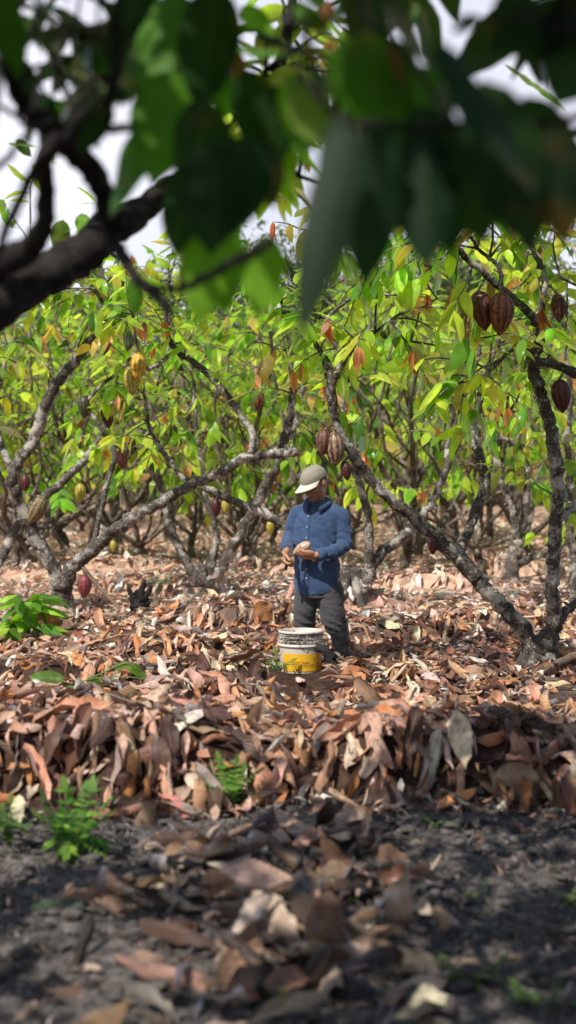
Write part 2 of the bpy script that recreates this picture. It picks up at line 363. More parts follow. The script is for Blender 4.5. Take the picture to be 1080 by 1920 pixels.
# ------------------------------------------------------------------ ground
def ground():
    ys = [0.3]
    while ys[-1] < 900:
        y = ys[-1]; ys.append(y + (.12 if y < 3.2 else .026 if y < 7.6 else .05 if y < 15 else max(.12, (y - 14) * .06)))
    xs = [0.0]
    while xs[-1] < 700:
        x = xs[-1]; xs.append(x + (.026 if x < 1.6 else .09 if x < 5 else max(.2, (x - 4) * .15)))
    xs = np.array(sorted([-x for x in xs[1:]] + xs)); ys = np.array(ys)
    X, Y = np.meshgrid(xs, ys); Z = gz(X, Y) - .012
    Z = np.where(Y > 60, Z * .3, Z)
    n, m = X.shape; v = np.stack([X, Y, Z], -1).reshape(-1, 3)
    i = np.arange(n - 1)[:, None] * m; j = np.arange(m - 1)[None, :]
    q = np.stack([i + j, i + j + 1, i + m + j + 1, i + m + j], -1).reshape(-1, 4)
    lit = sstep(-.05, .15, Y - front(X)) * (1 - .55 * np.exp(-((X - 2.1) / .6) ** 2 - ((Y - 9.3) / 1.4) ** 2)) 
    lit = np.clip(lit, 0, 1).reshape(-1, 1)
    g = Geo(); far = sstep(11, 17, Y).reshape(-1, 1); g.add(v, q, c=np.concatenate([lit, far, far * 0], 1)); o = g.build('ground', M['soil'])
    tag(o, kind='structure')
ground()

# ------------------------------------------------------------------ leaf litter
DRYP = [(.86, .57, .41), (.66, .35, .20), (.64, .28, .10), (.12, .055, .038), (.90, .73, .61), (.32, .13, .065), (.68, .38, .235)]
DRYN = [(.80, .52, .375), (.62, .33, .20), (.58, .25, .09), (.10, .05, .036), (.78, .62, .53), (.28, .14, .09)]; DRYNW = [.25, .25, .12, .18, .08, .12]
DRYF = [(.90, .64, .49), (.78, .47, .32), (.66, .36, .22), (.92, .78, .69), (.40, .20, .13)]; DRYFW = [.3, .25, .15, .2, .1]  # far litter palette, paler with sunlight put into the colours
DRYW = [.24, .19, .12, .15, .10, .1, .1]

def litter(name, ymin, ymax, dens, nl, nw, lm, hgt=.05, margin=.6, keep=None, steep=.07, pal=DRYP, wts=DRYW, mat_=None, build=True, g=None, tiltamp=.36, zoff=0.0):
    A = 0
    n = int(dens * ((ymax ** 2 - ymin ** 2) * .21 + (ymax - ymin) * margin * 2))
    y = np.sqrt(rng.uniform(ymin ** 2, ymax ** 2, n)) if ymin > 3 else rng.uniform(ymin, ymax, n)
    x = rng.uniform(-1, 1, n) * (.205 * y + margin)
    if keep is not None:
        k = rng.uniform(0, 1, n) < keep(x, y); x = x[k]; y = y[k]; n = len(x)
    if n == 0: return
    e = .06
    gx = (gz(x + e, y) - gz(x - e, y)) / (2 * e); gy = (gz(x, y + e) - gz(x, y - e)) / (2 * e)
    slope = norm(np.stack([-gx * .8, -gy * .8, np.ones(n)], -1))
    yaw = rng.uniform(0, 6.283, n); d = np.stack([np.cos(yaw), np.sin(yaw), rng.normal(0, .09, n)], -1)
    d[:, 2] -= (d[:, 0] * gx * -1 + d[:, 1] * gy * -1)
    nr = slope + rng.normal(0, tiltamp * .6, (n, 3))
    st = rng.uniform(0, 1, n) < steep + .42 * np.clip((gy - .15) * 2.2, 0, 1)
    # leaves that stand or hang on edge
    d2 = np.stack([-gx + rng.normal(0, .4, n), -.45 - gy + rng.normal(0, .25, n), -.35 - gx ** 2 - gy ** 2 + rng.normal(0, .15, n)], -1)
    n2 = slope + np.stack([rng.normal(0, .45, n), -.35 + rng.normal(0, .3, n), rng.normal(0, .2, n)], -1)
    d = np.where(st[:, None], d2, d); nr = np.where(st[:, None], n2, nr)
    L = lm * rng.uniform(.62, 1.15, n); Wd = L * rng.uniform(.24, .40, n)
    z = gz(x, y) + rng.uniform(.0, hgt, n) + np.where(st, L * .30 * np.abs(norm(d)[:, 2]) + .02, 0) + zoff
    roll = rng.choice([-1, 1], n) * rng.uniform(.4, 3.2, n); bend = rng.normal(-.75, .6, n)
    base = np.stack([x, y, z], -1) - norm(d) * np.where(st, 0, L * .5)[:, None]
    own = g is None
    if own: g = Geo()
    leaves(g, base, d, nr, L, Wd, bend, roll, rng.normal(0, .9, n), rng.uniform(.03, .14, n), pick(pal, wts, n, jit=.28), nl, nw, crump=.13)
    # leaf stalks on the nearer ones
    if own and build:
        return tag(g.build(name, mat_ or M['dry']), kind='stuff')

def bare(x, y):    # thin the litter where soil shows
    return 1 - .8 * np.exp(-((x - 1.95) / .55) ** 2 - ((y - 9.2) / 1.1) ** 2)
def bank(x, y): return (y > front(x) - .03) * bare(x, y)
def clear(x, y): return bare(x, y) * (1 - .98 * (np.abs(x - .08) < .25) * (y > 9.35) * (y < 10.75))

g = Geo()
litter('leaf_litter', 6.0, 9.0, 170, 10, 4, .29, .06, .5, bank, g=g, pal=DRYN, wts=DRYNW)
litter('leaf_litter', 9.0, 14.0, 150, 8, 4, .275, .065, .6, clear, g=g)
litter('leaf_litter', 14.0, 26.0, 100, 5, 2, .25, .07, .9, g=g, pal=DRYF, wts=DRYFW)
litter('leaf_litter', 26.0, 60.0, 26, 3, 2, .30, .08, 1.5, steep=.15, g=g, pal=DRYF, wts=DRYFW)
litter('leaf_litter', 6.1, 12.0, 150, 3, 2, .10, .05, .5, clear, g=g, tiltamp=.6)
tag(g.build('leaf_litter', M['dry']), 'deep litter of curled dry brown cocoa leaves covering the plantation floor', 'leaf litter', kind='stuff')

# the heap of larger leaves on the bare soil and the crumbs of soil and leaf round it
g = Geo()
heap = lambda x, y: np.clip(1.25 * np.exp(-((x + .08) / .40) ** 4 - ((y - 4.75) / 1.02) ** 4), 0, 1)
litter('leaf_heap', 3.6, 6.2, 120, 14, 4, .34, .06, .3, heap, .04, [(.55, .41, .32), (.36, .23, .155), (.22, .125, .08), (.06, .038, .03)], [.3, .28, .22, .2], g=g)
tag(g.build('leaf_heap', M['dry']), 'loose heap of large dry brown leaves on the dark soil in front', 'leaf litter', kind='stuff')
g = Geo()
crumb = lambda x, y: (y < front(x) + .1) * 1.0
litter('leaf_crumbs', 3.4, 6.5, 620, 2, 2, .045, .012, .4, crumb, .25, [(.20, .17, .15), (.36, .31, .27), (.09, .075, .065), (.36, .24, .17)], [.4, .2, .3, .1], g=g, tiltamp=.8)
litter('leaf_crumbs', 3.4, 6.5, 16, 6, 4, .15, .015, .4, lambda x, y: crumb(x, y) * .8, .1, [(.40, .30, .24), (.26, .16, .11), (.50, .39, .32)], [.4, .3, .3], g=g)
tag(g.build('leaf_crumbs', M['dry']), 'crumbled leaf bits scattered over the dark bare soil', 'leaf litter', kind='stuff')

def clods():
    g = Geo(); n = 1500
    y = rng.uniform(3.4, 6.5, n); x = rng.uniform(-1, 1, n) * (.205 * y + .3); k = y < front(x) + .1; x = x[k]; y = y[k]; n = len(x)
    r = rng.gamma(1.6, .0055, n) + .004
    th = np.linspace(0, 2 * np.pi, 6, endpoint=False)
    for i in range(n):
        prof = [(-.9, .05), (-.5, .8), (.1, 1.0), (.6, .7), (.9, .05)]
        v = []
        for zz, rr in prof:
            jj = 1 + rng.normal(0, .22, 6)
            v.append(np.stack([np.cos(th) * rr * jj, np.sin(th) * rr * jj, np.full(6, zz * .8)], -1))
        v = np.concatenate(v) * r[i] * np.array([1.2, .9, .8]); 
        ii = np.arange(4)[:, None] * 6; j = np.arange(6)[None, :]; j2 = (j + 1) % 6
        q = np.stack([ii + j, ii + j2, ii + 6 + j2, ii + 6 + j], -1).reshape(-1, 4)
        g.add(v + np.array([x[i], y[i], float(gz(x[i], y[i])) + r[i] * .2]), q)
    tag(g.build('soil_clods', M['clod'], smooth=False), 'small dark clods of soil on the bare ground', 'soil', kind='stuff')
clods()

# ------------------------------------------------------------------ foliage growth
GREENP = [(.21, .44, .035), (.09, .24, .028), (.42, .62, .05), (.025, .075, .022), (.60, .70, .08), (.60, .28, .14), (.40, .16, .07), (.58, .48, .06)]
GREENW = [.25, .15, .28, .12, .11, .045, .03, .02]

def grow(gl, tips, rg, per_tip=3, twig=(.25, .7), step=.065, leaf=(.17, .30), nl=5, nw=2, pal=GREENP, wts=GREENW, up=.25, spread=.9, mleaf=0, mtwig=1, flush=.12, gap=.35):
    B = []; D = []; N = []; L = []; C = []; BE = []
    for (p, d) in tips:
        for _ in range(per_tip):
            dd = norm(np.asarray(d) * .6 + rg.normal(0, spread * .6, 3) + np.array([0, 0, up])); ln_ = rg.uniform(*twig)
            n = 6; pts = [np.asarray(p, float)]
            for i in range(n):
                dd = norm(dd + np.array([0, 0, -.10]) + rg.normal(0, .12, 3)); pts.append(pts[-1] + dd * ln_ / n)
            pts = np.array(pts); tube(gl, pts, np.linspace(.009, .003, n + 1), 4, mtwig, (.5, .5, .5), cap=False)
            seg = np.linspace(gap, 1.0, max(2, int(ln_ * (1 - gap) / step)))
            side = 1; base_col = pick(pal, wts, 1, rg)[0]; fl = rg.uniform() < flush
            for s in np.concatenate([seg, [1.0] * rg.integers(2, 5)]):
                f = s * n; i = min(int(f), n - 1); q = pts[i] + (pts[i + 1] - pts[i]) * (f - i); td = norm(pts[i + 1] - pts[i])
                sd = norm(np.cross(td, np.array([0, 0, 1.0]) + rg.normal(0, .2, 3))) * side; side = -side
                isf = fl and s > .85
                ld = norm(td * rg.uniform(.2, .9) + sd * rg.uniform(.4, 1.0) + np.array([0, 0, -rg.uniform(.05, .9)]) + (np.array([0, 0, -2.2]) if isf else 0))
                B.append(q); D.append(ld); N.append(norm(np.array([0, 0, 1.0]) + rg.normal(0, .35, 3) + .3 * td)); L.append(rg.uniform(*leaf) * (.75 if isf else 1))
                C.append(pick([(.50, .20, .10), (.55, .30, .15), (.38, .13, .06)], [.5, .3, .2], 1, rg)[0] if isf else (.5 * base_col + .5 * pick(pal, wts, 1, rg)[0])); BE.append(-rg.uniform(.1, 1.1))
    n = len(B); L = np.array(L)
    if n: leaves(gl, np.array(B), np.array(D), np.array(N), L, L * rg.uniform(.32, .42, n), np.array(BE), rg.normal(-.35, .3, n), rg.normal(0, .25, n), rg.uniform(.01, .05, n), np.array(C), nl, nw, mleaf, rg)
    return n

def limb_geo(g, pts4, rg, sub=5, k=10, jit=.008, knob=.04):
    """pts4 rows: x,y,z,radius"""
    c = spline(pts4, sub); c[1:-1, :3] += rg.normal(0, 1, (len(c) - 2, 3)) * jit * np.clip(c[1:-1, 3:4] / .05, .3, 1.4)
    tube(g, c[:, :3], np.maximum(c[:, 3], .003), k, 0, knob=knob, rg=rg)
    return c

def limb_tips(c, rg, start=.55, every=4):
    """twig starts along the outer part of a limb and at its end"""
    out = []; n = len(c); T = norm(np.gradient(c[:, :3], axis=0))
    for i in range(int(n * start), n, every): out.append((c[i, :3], norm(T[i] * .4 + rg.normal(0, .7, 3) + np.array([0, 0, .3]))))
    out.append((c[-1, :3], T[-1])); return out

def px_limb(rows, d0, d1=None):
    """rows (px,py,radius px[,depth]) -> x,y,z,r"""
    out = []; d1 = d0 if d1 is None else d1; n = len(rows)
    for i, r in enumerate(rows):
        d = r[3] if len(r) > 3 else d0 + (d1 - d0) * i / max(n - 1, 1)
        p = P(r[0], r[1], d); out.append([*p, r[2] / F * d])
    return np.array(out)

ANCHORS = []      # limb sample points, for hanging pods

def make_tree(label, base_px, limbs, crown_from, seed, group='cocoa trees round the worker', extra=None, per_tip=3, **kw):
    """limbs: dict name -> (rows, d0, d1); 'trunk' first; crown_from: {limb: (start, every)}"""
    rg = np.random.default_rng(seed)
    d = base_px[2]; b = P(*base_px); b[2] = float(gz(b[0], b[1]))
    root = empty('cocoa_tree', b, label, 'tree', group)
    gc = Geo(); tips = []
    for nm, (rows, d0, d1) in limbs.items():
        p4 = px_limb(rows, d0, d1); p4[:, 3] *= .90 if nm == 'trunk' else .69
        if nm == 'trunk': p4[0, 2] = min(p4[0, 2], b[2] - .08)
        g = Geo(); c = limb_geo(g, p4, rg, 6, 12 if nm == 'trunk' else 9)
        if nm == 'trunk':
            for a in np.linspace(0, 6.28, 6)[:-1] + rg.uniform(0, 1):      # root flare
                r0 = p4[0, 3]; e = b + np.array([math.cos(a), math.sin(a), 0]) * r0 * 1.9; e[2] = float(gz(e[0], e[1])) - .03
                tube(g, spline([[*(b + np.array([math.cos(a), math.sin(a), 0]) * r0 * .35 + [0, 0, r0 * 1.7]), r0 * .5], [*((b + e) / 2 + [0, 0, r0 * .5]), r0 * .42], [*e, r0 * .2]], 4)[:, :3], np.linspace(r0 * .5, r0 * .18, 9), 8, knob=.08, rg=rg)
        # snapped twig stubs
        for _ in range(3):
            i = rg.integers(2, len(c) - 2); dd = norm(rg.normal(0, 1, 3) + [0, 0, .5]); r = c[i, 3]
            tube(g, np.array([c[i, :3], c[i, :3] + dd * (r + rg.uniform(.02, .06))]), [r * .4, r * .25], 6)
        g.build('trunk' if nm == 'trunk' else 'limb', M['bark'], root, b)
        ANCHORS.append(c)
        if nm in crown_from: 
            st, ev = crown_from[nm]; tips += limb_tips(c, rg, st, ev)
    for t in (extra or []): tips.append((P(*t[:3]), np.array(t[3]) if len(t) > 3 else np.array([0, 0, .4])))
    grow(gc, tips, rg, per_tip, **kw)
    gc.build('crown', [M['leaf'], M['bark']], root, b)
    return root

# left tree with two spreading limbs
D1 = 15.2
make_tree('cocoa tree with low forked trunk at the left, one limb reaching right', (118, 1155, D1), {
    'trunk': ([(118, 1160, 25), (116, 1125, 24), (113, 1095, 22)], D1, D1),
    'a': ([(114, 1105, 21), (90, 1050, 20), (55, 990, 19), (30, 930, 18), (24, 890, 17), (62, 825, 16), (80, 775, 16), (105, 720, 15), (145, 670, 15), (178, 622, 15), (200, 590, 15), (205, 560, 12)], D1, D1 - .5),
    'b': ([(114, 1100, 20), (137, 1062, 20), (175, 1030, 19), (215, 995, 18), (265, 962, 16), (310, 938, 15), (350, 915, 15), (405, 888, 14), (455, 862, 14), (505, 852, 13), (528, 838, 13), (540, 795, 13), (550, 740, 9), (546, 680, 7), (535, 600, 5), (520, 530, 4)], D1, D1 - 1.2),
    'c': ([(505, 852, 12), (530, 850, 13), (552, 848, 12)], D1 - .8, D1 - 1.0),
    'd': ([(470, 850, 10), (474, 815, 10), (450, 775, 11), (420, 735, 10), (395, 705, 10), (360, 678, 9), (330, 655, 8), (313, 625, 7), (312, 580, 5), (318, 520, 4)], D1 - .7, D1 - .2),
    'e': ([(330, 655, 6), (300, 680, 6), (275, 690, 6), (255, 640, 5), (250, 590, 4)], D1 - .3, D1 - 1.5),
    'f': ([(172, 1025, 9), (185, 975, 8), (200, 905, 8), (215, 855, 8), (200, 820, 7), (175, 780, 6), (162, 757, 6), (190, 723, 5), (225, 695, 5), (250, 665, 4)], D1, D1 + .3),
    'g': ([(196, 600, 10), (190, 560, 8), (178, 545, 6), (165, 540, 4)], D1 - .5, D1 - .8),
    'h': ([(205, 575, 10), (200, 545, 8), (188, 505, 7), (185, 470, 5)], D1 - .5, D1 - .2),
    'i': ([(24, 885, 12), (10, 850, 10), (-10, 800, 9), (-30, 740, 8)], D1, D1 + .3),
}, {'a': (.72, 5), 'b': (.80, 5), 'd': (.6, 5), 'e': (.9, 2), 'f': (.8, 6), 'g': (.5, 4), 'h': (.3, 3)}, 21,
    extra=[(480, 640, 14.0), (300, 830, 14.6), (340, 700, 14.6), (90, 690, 15.0), (30, 680, 15.4), (120, 640, 15)], per_tip=2)

# pale forked tree left of the worker
D2 = 18.4
make_tree('forked cocoa tree with a pale middle stem between two dark limbs behind the stump', (382, 1110, D2), {
    'trunk': ([(382, 1116, 22), (382, 1100, 20), (384, 1085, 18)], D2, D2),
    'a': ([(380, 1100, 14), (365, 1083, 13), (345, 1045, 13), (325, 1000, 12), (312, 955, 12), (300, 910, 12), (282, 875, 11), (268, 830, 9), (250, 780, 8), (240, 720, 6)], D2, D2 + .4),
    'b': ([(388, 1108, 15), (402, 1092, 15), (425, 1045, 15), (450, 1003, 15), (475, 955, 14), (500, 908, 14), (522, 872, 13), (545, 820, 11), (560, 760, 8), (575, 700, 6)], D2, D2 - .6),
    'c': ([(386, 1100, 15), (395, 1060, 14), (405, 1015, 11), (400, 975, 8), (386, 930, 7), (380, 880, 6), (369, 820, 6), (365, 755, 5), (362, 690, 4)], D2, D2 + .2),
}, {'a': (.75, 4), 'b': (.8, 4), 'c': (.75, 4)}, 22, per_tip=2)

# tree just behind the worker
D3 = 14.9
make_tree('dark cocoa tree rooted just behind the worker, forking to the right of his hip', (660, 1160, D3), {
    'trunk': ([(655, 1165, 27), (665, 1130, 26), (675, 1100, 24), (687, 1075, 22)], D3, D3),
    'a': ([(683, 1080, 18), (715, 1040, 16), (750, 1010, 14), (790, 970, 12), (815, 930, 11), (840, 872, 11), (838, 845, 11)], D3, D3 + .5),
    'b': ([(838, 850, 9), (850, 810, 8), (862, 765, 8), (885, 708, 7), (900, 650, 5), (905, 590, 4)], D3 + .5, D3 + .6),
    'c': ([(836, 850, 8), (845, 800, 7), (858, 750, 6), (872, 712, 6), (868, 640, 4)], D3 + .5, D3 + .2),
    'd': ([(690, 1065, 14), (692, 1020, 13), (690, 970, 12), (680, 930, 11), (666, 880, 10), (652, 830, 9), (640, 770, 7), (655, 700, 5)], D3, D3 - .3),
    'e': ([(655, 1100, 14), (625, 1060, 12), (590, 1020, 12), (535, 985, 12), (490, 960, 12), (440, 940, 11), (390, 918, 10), (350, 902, 9), (322, 868, 8), (298, 838, 7), (280, 800, 6), (270, 740, 5)], D3, D3 + .8),
}, {'b': (.4, 4), 'c': (.5, 4), 'd': (.75, 4), 'e': (.8, 4)}, 23, per_tip=2)

# big tree at the right
D4 = 10.7
make_tree('large lichened cocoa tree at the right whose long limb leans left over the worker', (1010, 1262, D4), {
    'trunk': ([(1008, 1268, 36), (1010, 1240, 34), (1016, 1205, 36)], D4, D4),
    'a': ([(1010, 1225, 24), (990, 1198, 23), (965, 1160, 22), (925, 1118, 22), (890, 1080, 22), (855, 1040, 23), (820, 1008, 18), (780, 975, 16), (740, 945, 15), (705, 910, 15), (675, 872, 15), (650, 832, 13), (630, 790, 11), (622, 757, 14), (624, 710, 14)], D4, D4 - .5),
    'b': ([(853, 1042, 17), (875, 1003, 14), (895, 950, 13), (910, 900, 13), (899, 855, 13), (885, 800, 15), (897, 765, 11), (905, 725, 9), (930, 650, 6), (950, 590, 4)], D4 - .1, D4 + .4),
    'c': ([(1022, 1222, 24), (1040, 1165, 22), (1036, 1120, 20), (1035, 1060, 20), (1042, 1000, 19), (1045, 920, 19), (1040, 858, 19), (1032, 800, 18), (1015, 745, 17), (1002, 700, 17), (1000, 665, 18)], D4, D4 - .7),
    'd': ([(998, 672, 16), (1018, 622, 15), (990, 585, 12), (950, 550, 11), (910, 515, 10), (865, 475, 9), (845, 452, 7), (820, 400, 5)], D4 - .7, D4 - 1.3),
    'e': ([(1012, 630, 13), (1015, 570, 11), (1020, 520, 9), (1005, 478, 8), (985, 450, 6), (950, 455, 4)], D4 - .8, D4 - .6),
    'f': ([(1000, 680, 12), (1040, 682, 12), (1085, 702, 11), (1130, 690, 9), (1180, 640, 6)], D4 - .7, D4 - .4),
    'g': ([(624, 715, 10), (612, 678, 9), (590, 640, 6), (570, 560, 4)], D4 - .5, D4 - .2),
    'h': ([(625, 712, 11), (642, 680, 10), (652, 662, 8), (690, 635, 5), (730, 600, 3)], D4 - .5, D4 - .8),
    'i': ([(648, 668, 7), (620, 635, 7), (614, 600, 6), (640, 572, 5), (700, 535, 4), (760, 492, 3)], D4 - .6, D4 - .3),
    'j': ([(1040, 985, 12), (1060, 962, 11), (1090, 945, 9), (1130, 900, 7)], D4 - .3, D4),
    'k': ([(1040, 1175, 14), (1068, 1142, 12), (1100, 1110, 10), (1140, 1050, 7)], D4, D4 + .3),
    'l': ([(940, 545, 7), (935, 500, 6), (900, 470, 5), (880, 440, 4)], D4 - 1.1, D4 - 1.3),
    'm': ([(995, 660, 8), (965, 655, 6), (945, 668, 5), (915, 700, 4), (880, 715, 3)], D4 - .7, D4 - .9),
}, {'b': (.8, 4), 'd': (.65, 4), 'e': (.5, 4), 'f': (.6, 4), 'g': (.5, 4), 'h': (.5, 4), 'i': (.4, 5), 'j': (.6, 4), 'l': (.5, 4), 'm': (.5, 5)}, 24,
    extra=[(770, 640, 10.2), (880, 640, 10.0), (1050, 520, 9.6), (1060, 400, 9.8), (980, 400, 9.6), (900, 380, 9.9), (740, 400, 10.4), (820, 560, 10.2), (690, 450, 10.6), (600, 450, 10.4), (1060, 620, 9.8)], per_tip=2, leaf=(.16, .27), nl=7, nw=4)

# thin tree at the back right
D5 = 18.9
make_tree('thin crooked cocoa tree standing back right beside the big lichened tree', (955, 1105, D5), {
    'trunk': ([(952, 1112, 18), (957, 1080, 17), (966, 1040, 15), (970, 1010, 15)], D5, D5),
    'a': ([(970, 1012, 12), (960, 950, 12), (940, 900, 11), (927, 835, 10), (940, 785, 9), (955, 768, 8), (972, 740, 7), (988, 722, 5), (1000, 660, 4)], D5, D5 - .3),
    'b': ([(972, 1005, 10), (986, 965, 10), (986, 900, 10), (990, 850, 9), (965, 833, 8), (930, 815, 6), (900, 800, 4)], D5, D5 + .4),
    'c': ([(966, 1060, 10), (985, 1052, 10), (1020, 1038, 9), (1060, 1018, 8), (1090, 1000, 7), (1130, 950, 5)], D5, D5 - .3),
}, {'a': (.6, 4), 'b': (.6, 4), 'c': (.6, 4)}, 25, per_tip=2)

# slender tree whose two bare stems stand behind the right tree
D6 = 16.5
make_tree('slender cocoa tree half hidden behind the trunk of the big lichened tree', (1085, 1135, D6), {
    'trunk': ([(1085, 1140, 18), (1082, 1100, 16), (1078, 1040, 14)], D6, D6),
    'a': ([(1078, 1045, 12), (1066, 980, 11), (1070, 900, 10), (1064, 820, 9), (1070, 740, 7), (1060, 660, 5)], D6, D6 - .4),
    'b': ([(1079, 1040, 10), (1110, 980, 9), (1150, 900, 7), (1170, 800, 5)], D6, D6 + .4),
}, {'a': (.55, 4), 'b': (.5, 4)}, 26, per_tip=2)
# left edge tree
D7 = 16.8
make_tree('cocoa tree at the left edge with a limb slanting down from behind the forked trunk', (-55, 1130, D7), {
    'trunk': ([(-55, 1140, 24), (-45, 1110, 22), (-20, 1080, 20)], D7, D7),
    'a': ([(-22, 1085, 16), (5, 1040, 14), (30, 990, 13), (60, 950, 12), (110, 910, 12), (150, 870, 11), (175, 840, 9), (200, 790, 6), (220, 720, 4)], D7, D7 + 1.2),
    'b': ([(-25, 1090, 15), (-60, 1000, 13), (-80, 900, 11), (-40, 800, 9), (0, 720, 7), (20, 640, 5)], D7, D7 - .6),
}, {'a': (.7, 4), 'b': (.55, 4)}, 27, per_tip=2)

# ------------------------------------------------------------------ rows of trees behind
def variant(seed, n_leaf_tip=4, thin=False):
    rg = np.random.default_rng(seed); gt = Geo(); gc = Geo(); tips = []
    h = rg.uniform(.12, .5); r = rg.uniform(.048, .066)
    trunk = np.array([[0, 0, -.1, r * 1.15], [0, 0, h * .6, r], [rg.normal(0, .04), rg.normal(0, .04), h, r * .95]]); limb_geo(gt, trunk, rg, 4, 8)
    k = rg.integers(5, 7) if thin else rg.integers(3, 5); r *= .8 if thin else 1; a0 = rg.uniform(0, 6.28)
    for i in range(k):
        a = a0 + i * 6.283 / k + rg.normal(0, .3); out = np.array([math.cos(a), math.sin(a), 0]); p = trunk[-1, :3].copy(); rr = r * rg.uniform(.55, .75)
        lean = rg.uniform(.5, 1.1); rows = [[*p, rr]]
        for j in range(5):
            d = norm(out * lean * (1 - j * .13) + np.array([0, 0, 1]) * (.75 + j * .12) + rg.normal(0, .22, 3)); p = p + d * rg.uniform(.42, .62); rr *= .86; rows.append([*p, rr])
        c = limb_geo(gt, np.array(rows), rg, 3, 7); tips += limb_tips(c, rg, .6, 4)
        for f in range(rg.integers(2, 4)):
            i0 = rg.integers(len(c) // 3, len(c) - 3); p2 = c[i0, :3].copy(); r2 = c[i0, 3] * .65; b = rg.uniform(0, 6.28); rows = [[*p2, r2]]
            o2 = np.array([math.cos(b), math.sin(b), 0])
            for j in range(4):
                d = norm(o2 * .7 + np.array([0, 0, .7]) + rg.normal(0, .3, 3)); p2 = p2 + d * rg.uniform(.3, .5); r2 *= .8; rows.append([*p2, r2])
            c2 = limb_geo(gt, np.array(rows), rg, 3, 6); tips += limb_tips(c2, rg, .5, 4)
    if thin: tips = tips[::3]
    grow(gc, tips, rg, n_leaf_tip - 3, (.35, .95), .075, (.18, .30), 4, 2, flush=.14, gap=.2)
    return gt, gc

vmesh = []
for s in range(9):
    gt, gc = variant(100 + s, thin=s > 6)
    ot = gt.build('trunk', M['bark_row']); oc = gc.build('crown', [M['leaf'], M['bark_row']])
    vmesh.append((ot.data, oc.data)); bpy.data.objects.remove(ot); bpy.data.objects.remove(oc)

def place_back(x, y, sc, rz, v, label, group):
    z = float(gz(x, y)) if y < 60 else 0
    root = empty('cocoa_tree', (x, y, z), label, 'tree', group, rz); root.scale = (sc, sc, sc)
    for nm, me in zip(('trunk', 'crown'), vmesh[v]):
        o = bpy.data.objects.new(nm, me); COL.objects.link(o); o.parent = root
    return root
rb = np.random.default_rng(77); cnt = 0
row = 25.0
while row < 78:
    half = .20 * row + 2.0; x = -half + rb.uniform(0, 2.5)
    while x < half:
        y = row + rb.normal(0, .5); far = row > 38
        place_back(x, y, rb.choice([1.0, 1.2, 1.5, 1.75]) * rb.uniform(.93, 1.07) if not far else rb.choice([1.2, 1.6, 2.1]) * rb.uniform(.9, 1.1), rb.uniform(0, 6.28), int(rb.integers(0, 7)),
                   'small blurred cocoa tree in the distant rows where trunks and leaves run together' if far else 'blurred cocoa tree in the middle rows behind the sharp forked trees',
                   'cocoa trees in the distant rows' if far else 'cocoa trees in the middle rows')
        cnt += 1; x += rb.uniform(2.9, 4.2) if not far else rb.uniform(3.6, 5.0)
    row += 3.0 if row < 38 else 4.6
print('background trees', cnt)
# two trees stand between the sharp ones and the rows
for (px, d, v, sc) in ((760, 22.2, 3, 1.5), (60, 22.5, 2, 1.5), (470, 22.8, 4, 1.5)):
    p = P(px, 1000, d); place_back(p[0], d, sc, px, v, 'blurred cocoa tree in the middle rows behind the sharp forked trees', 'cocoa trees in the middle rows')

rt = np.random.default_rng(88)
for k_ in range(13):
    d = rt.uniform(20, 32); px = 30 + 1020 * ((k_ * .618) % 1); p = P(px, 1000, d)
    place_back(p[0], d, rt.uniform(.95, 1.35), rt.uniform(0, 6.28), 7 + k_ % 2, 'thin-stemmed cocoa tree with sparse leaves tangled among the middle rows', 'thin cocoa trees among the middle rows')
# tall shade trees beyond the plantation
def shade_mesh(seed):
    rg = np.random.default_rng(seed); gt = Geo(); gc = Geo(); tips = []
    trunk = np.array([[0, 0, -.2, .30], [.1, 0, 2.5, .24], [.0, .2, 5.0, .20], [.2, .1, 7.0, .14]]); limb_geo(gt, trunk, rg, 4, 8)
    for i in range(14):
        a = i * 2.4; z0 = rg.uniform(3.2, 7.0); p = np.array([.1, .1, z0]); rr = .09; rows = [[*p, rr]]
        for j in range(4):
            d = norm(np.array([math.cos(a), math.sin(a), rg.uniform(.3, .9)]) + rg.normal(0, .25, 3)); p = p + d * rg.uniform(.6, .95); rr *= .75; rows.append([*p, rr])
        c = limb_geo(gt, np.array(rows), rg, 3, 6); tips += limb_tips(c, rg, .2, 2)
    grow(gc, tips, rg, 4, (.5, 1.3), .10, (.22, .42), 3, 2, pal=[(.07, .12, .03), (.10, .15, .05), (.14, .18, .07), (.05, .08, .03)], wts=[.3, .3, .2, .2], flush=0)
    ot = gt.build('trunk', M['bark']); oc = gc.build('crown', [M['leaf'], M['bark']]); r = (ot.data, oc.data)
    bpy.data.objects.remove(ot); bpy.data.objects.remove(oc); return r
sm = [shade_mesh(300), shade_mesh(301)]
for i, (x, y, sc) in enumerate([(-14, 82, 1.35), (-8.5, 80, 1.5), (-3.5, 84, 1.6), (1.2, 80, 1.7), (5.5, 82, 1.75), (10.5, 80, 1.8), (15, 84, 1.6), (-11, 88, 1.6), (8, 90, 1.9)]):
    root = empty('shade_tree', (x, y, 0), 'tall hazy shade tree rising beyond the cocoa rows', 'tree', 'tall trees beyond the cocoa rows', i * 1.3); root.scale = (sc, sc, sc * .95)
    for nm, me in zip(('trunk', 'crown'), sm[i % 2]):
        o = bpy.data.objects.new(nm, me); COL.objects.link(o); o.parent = root

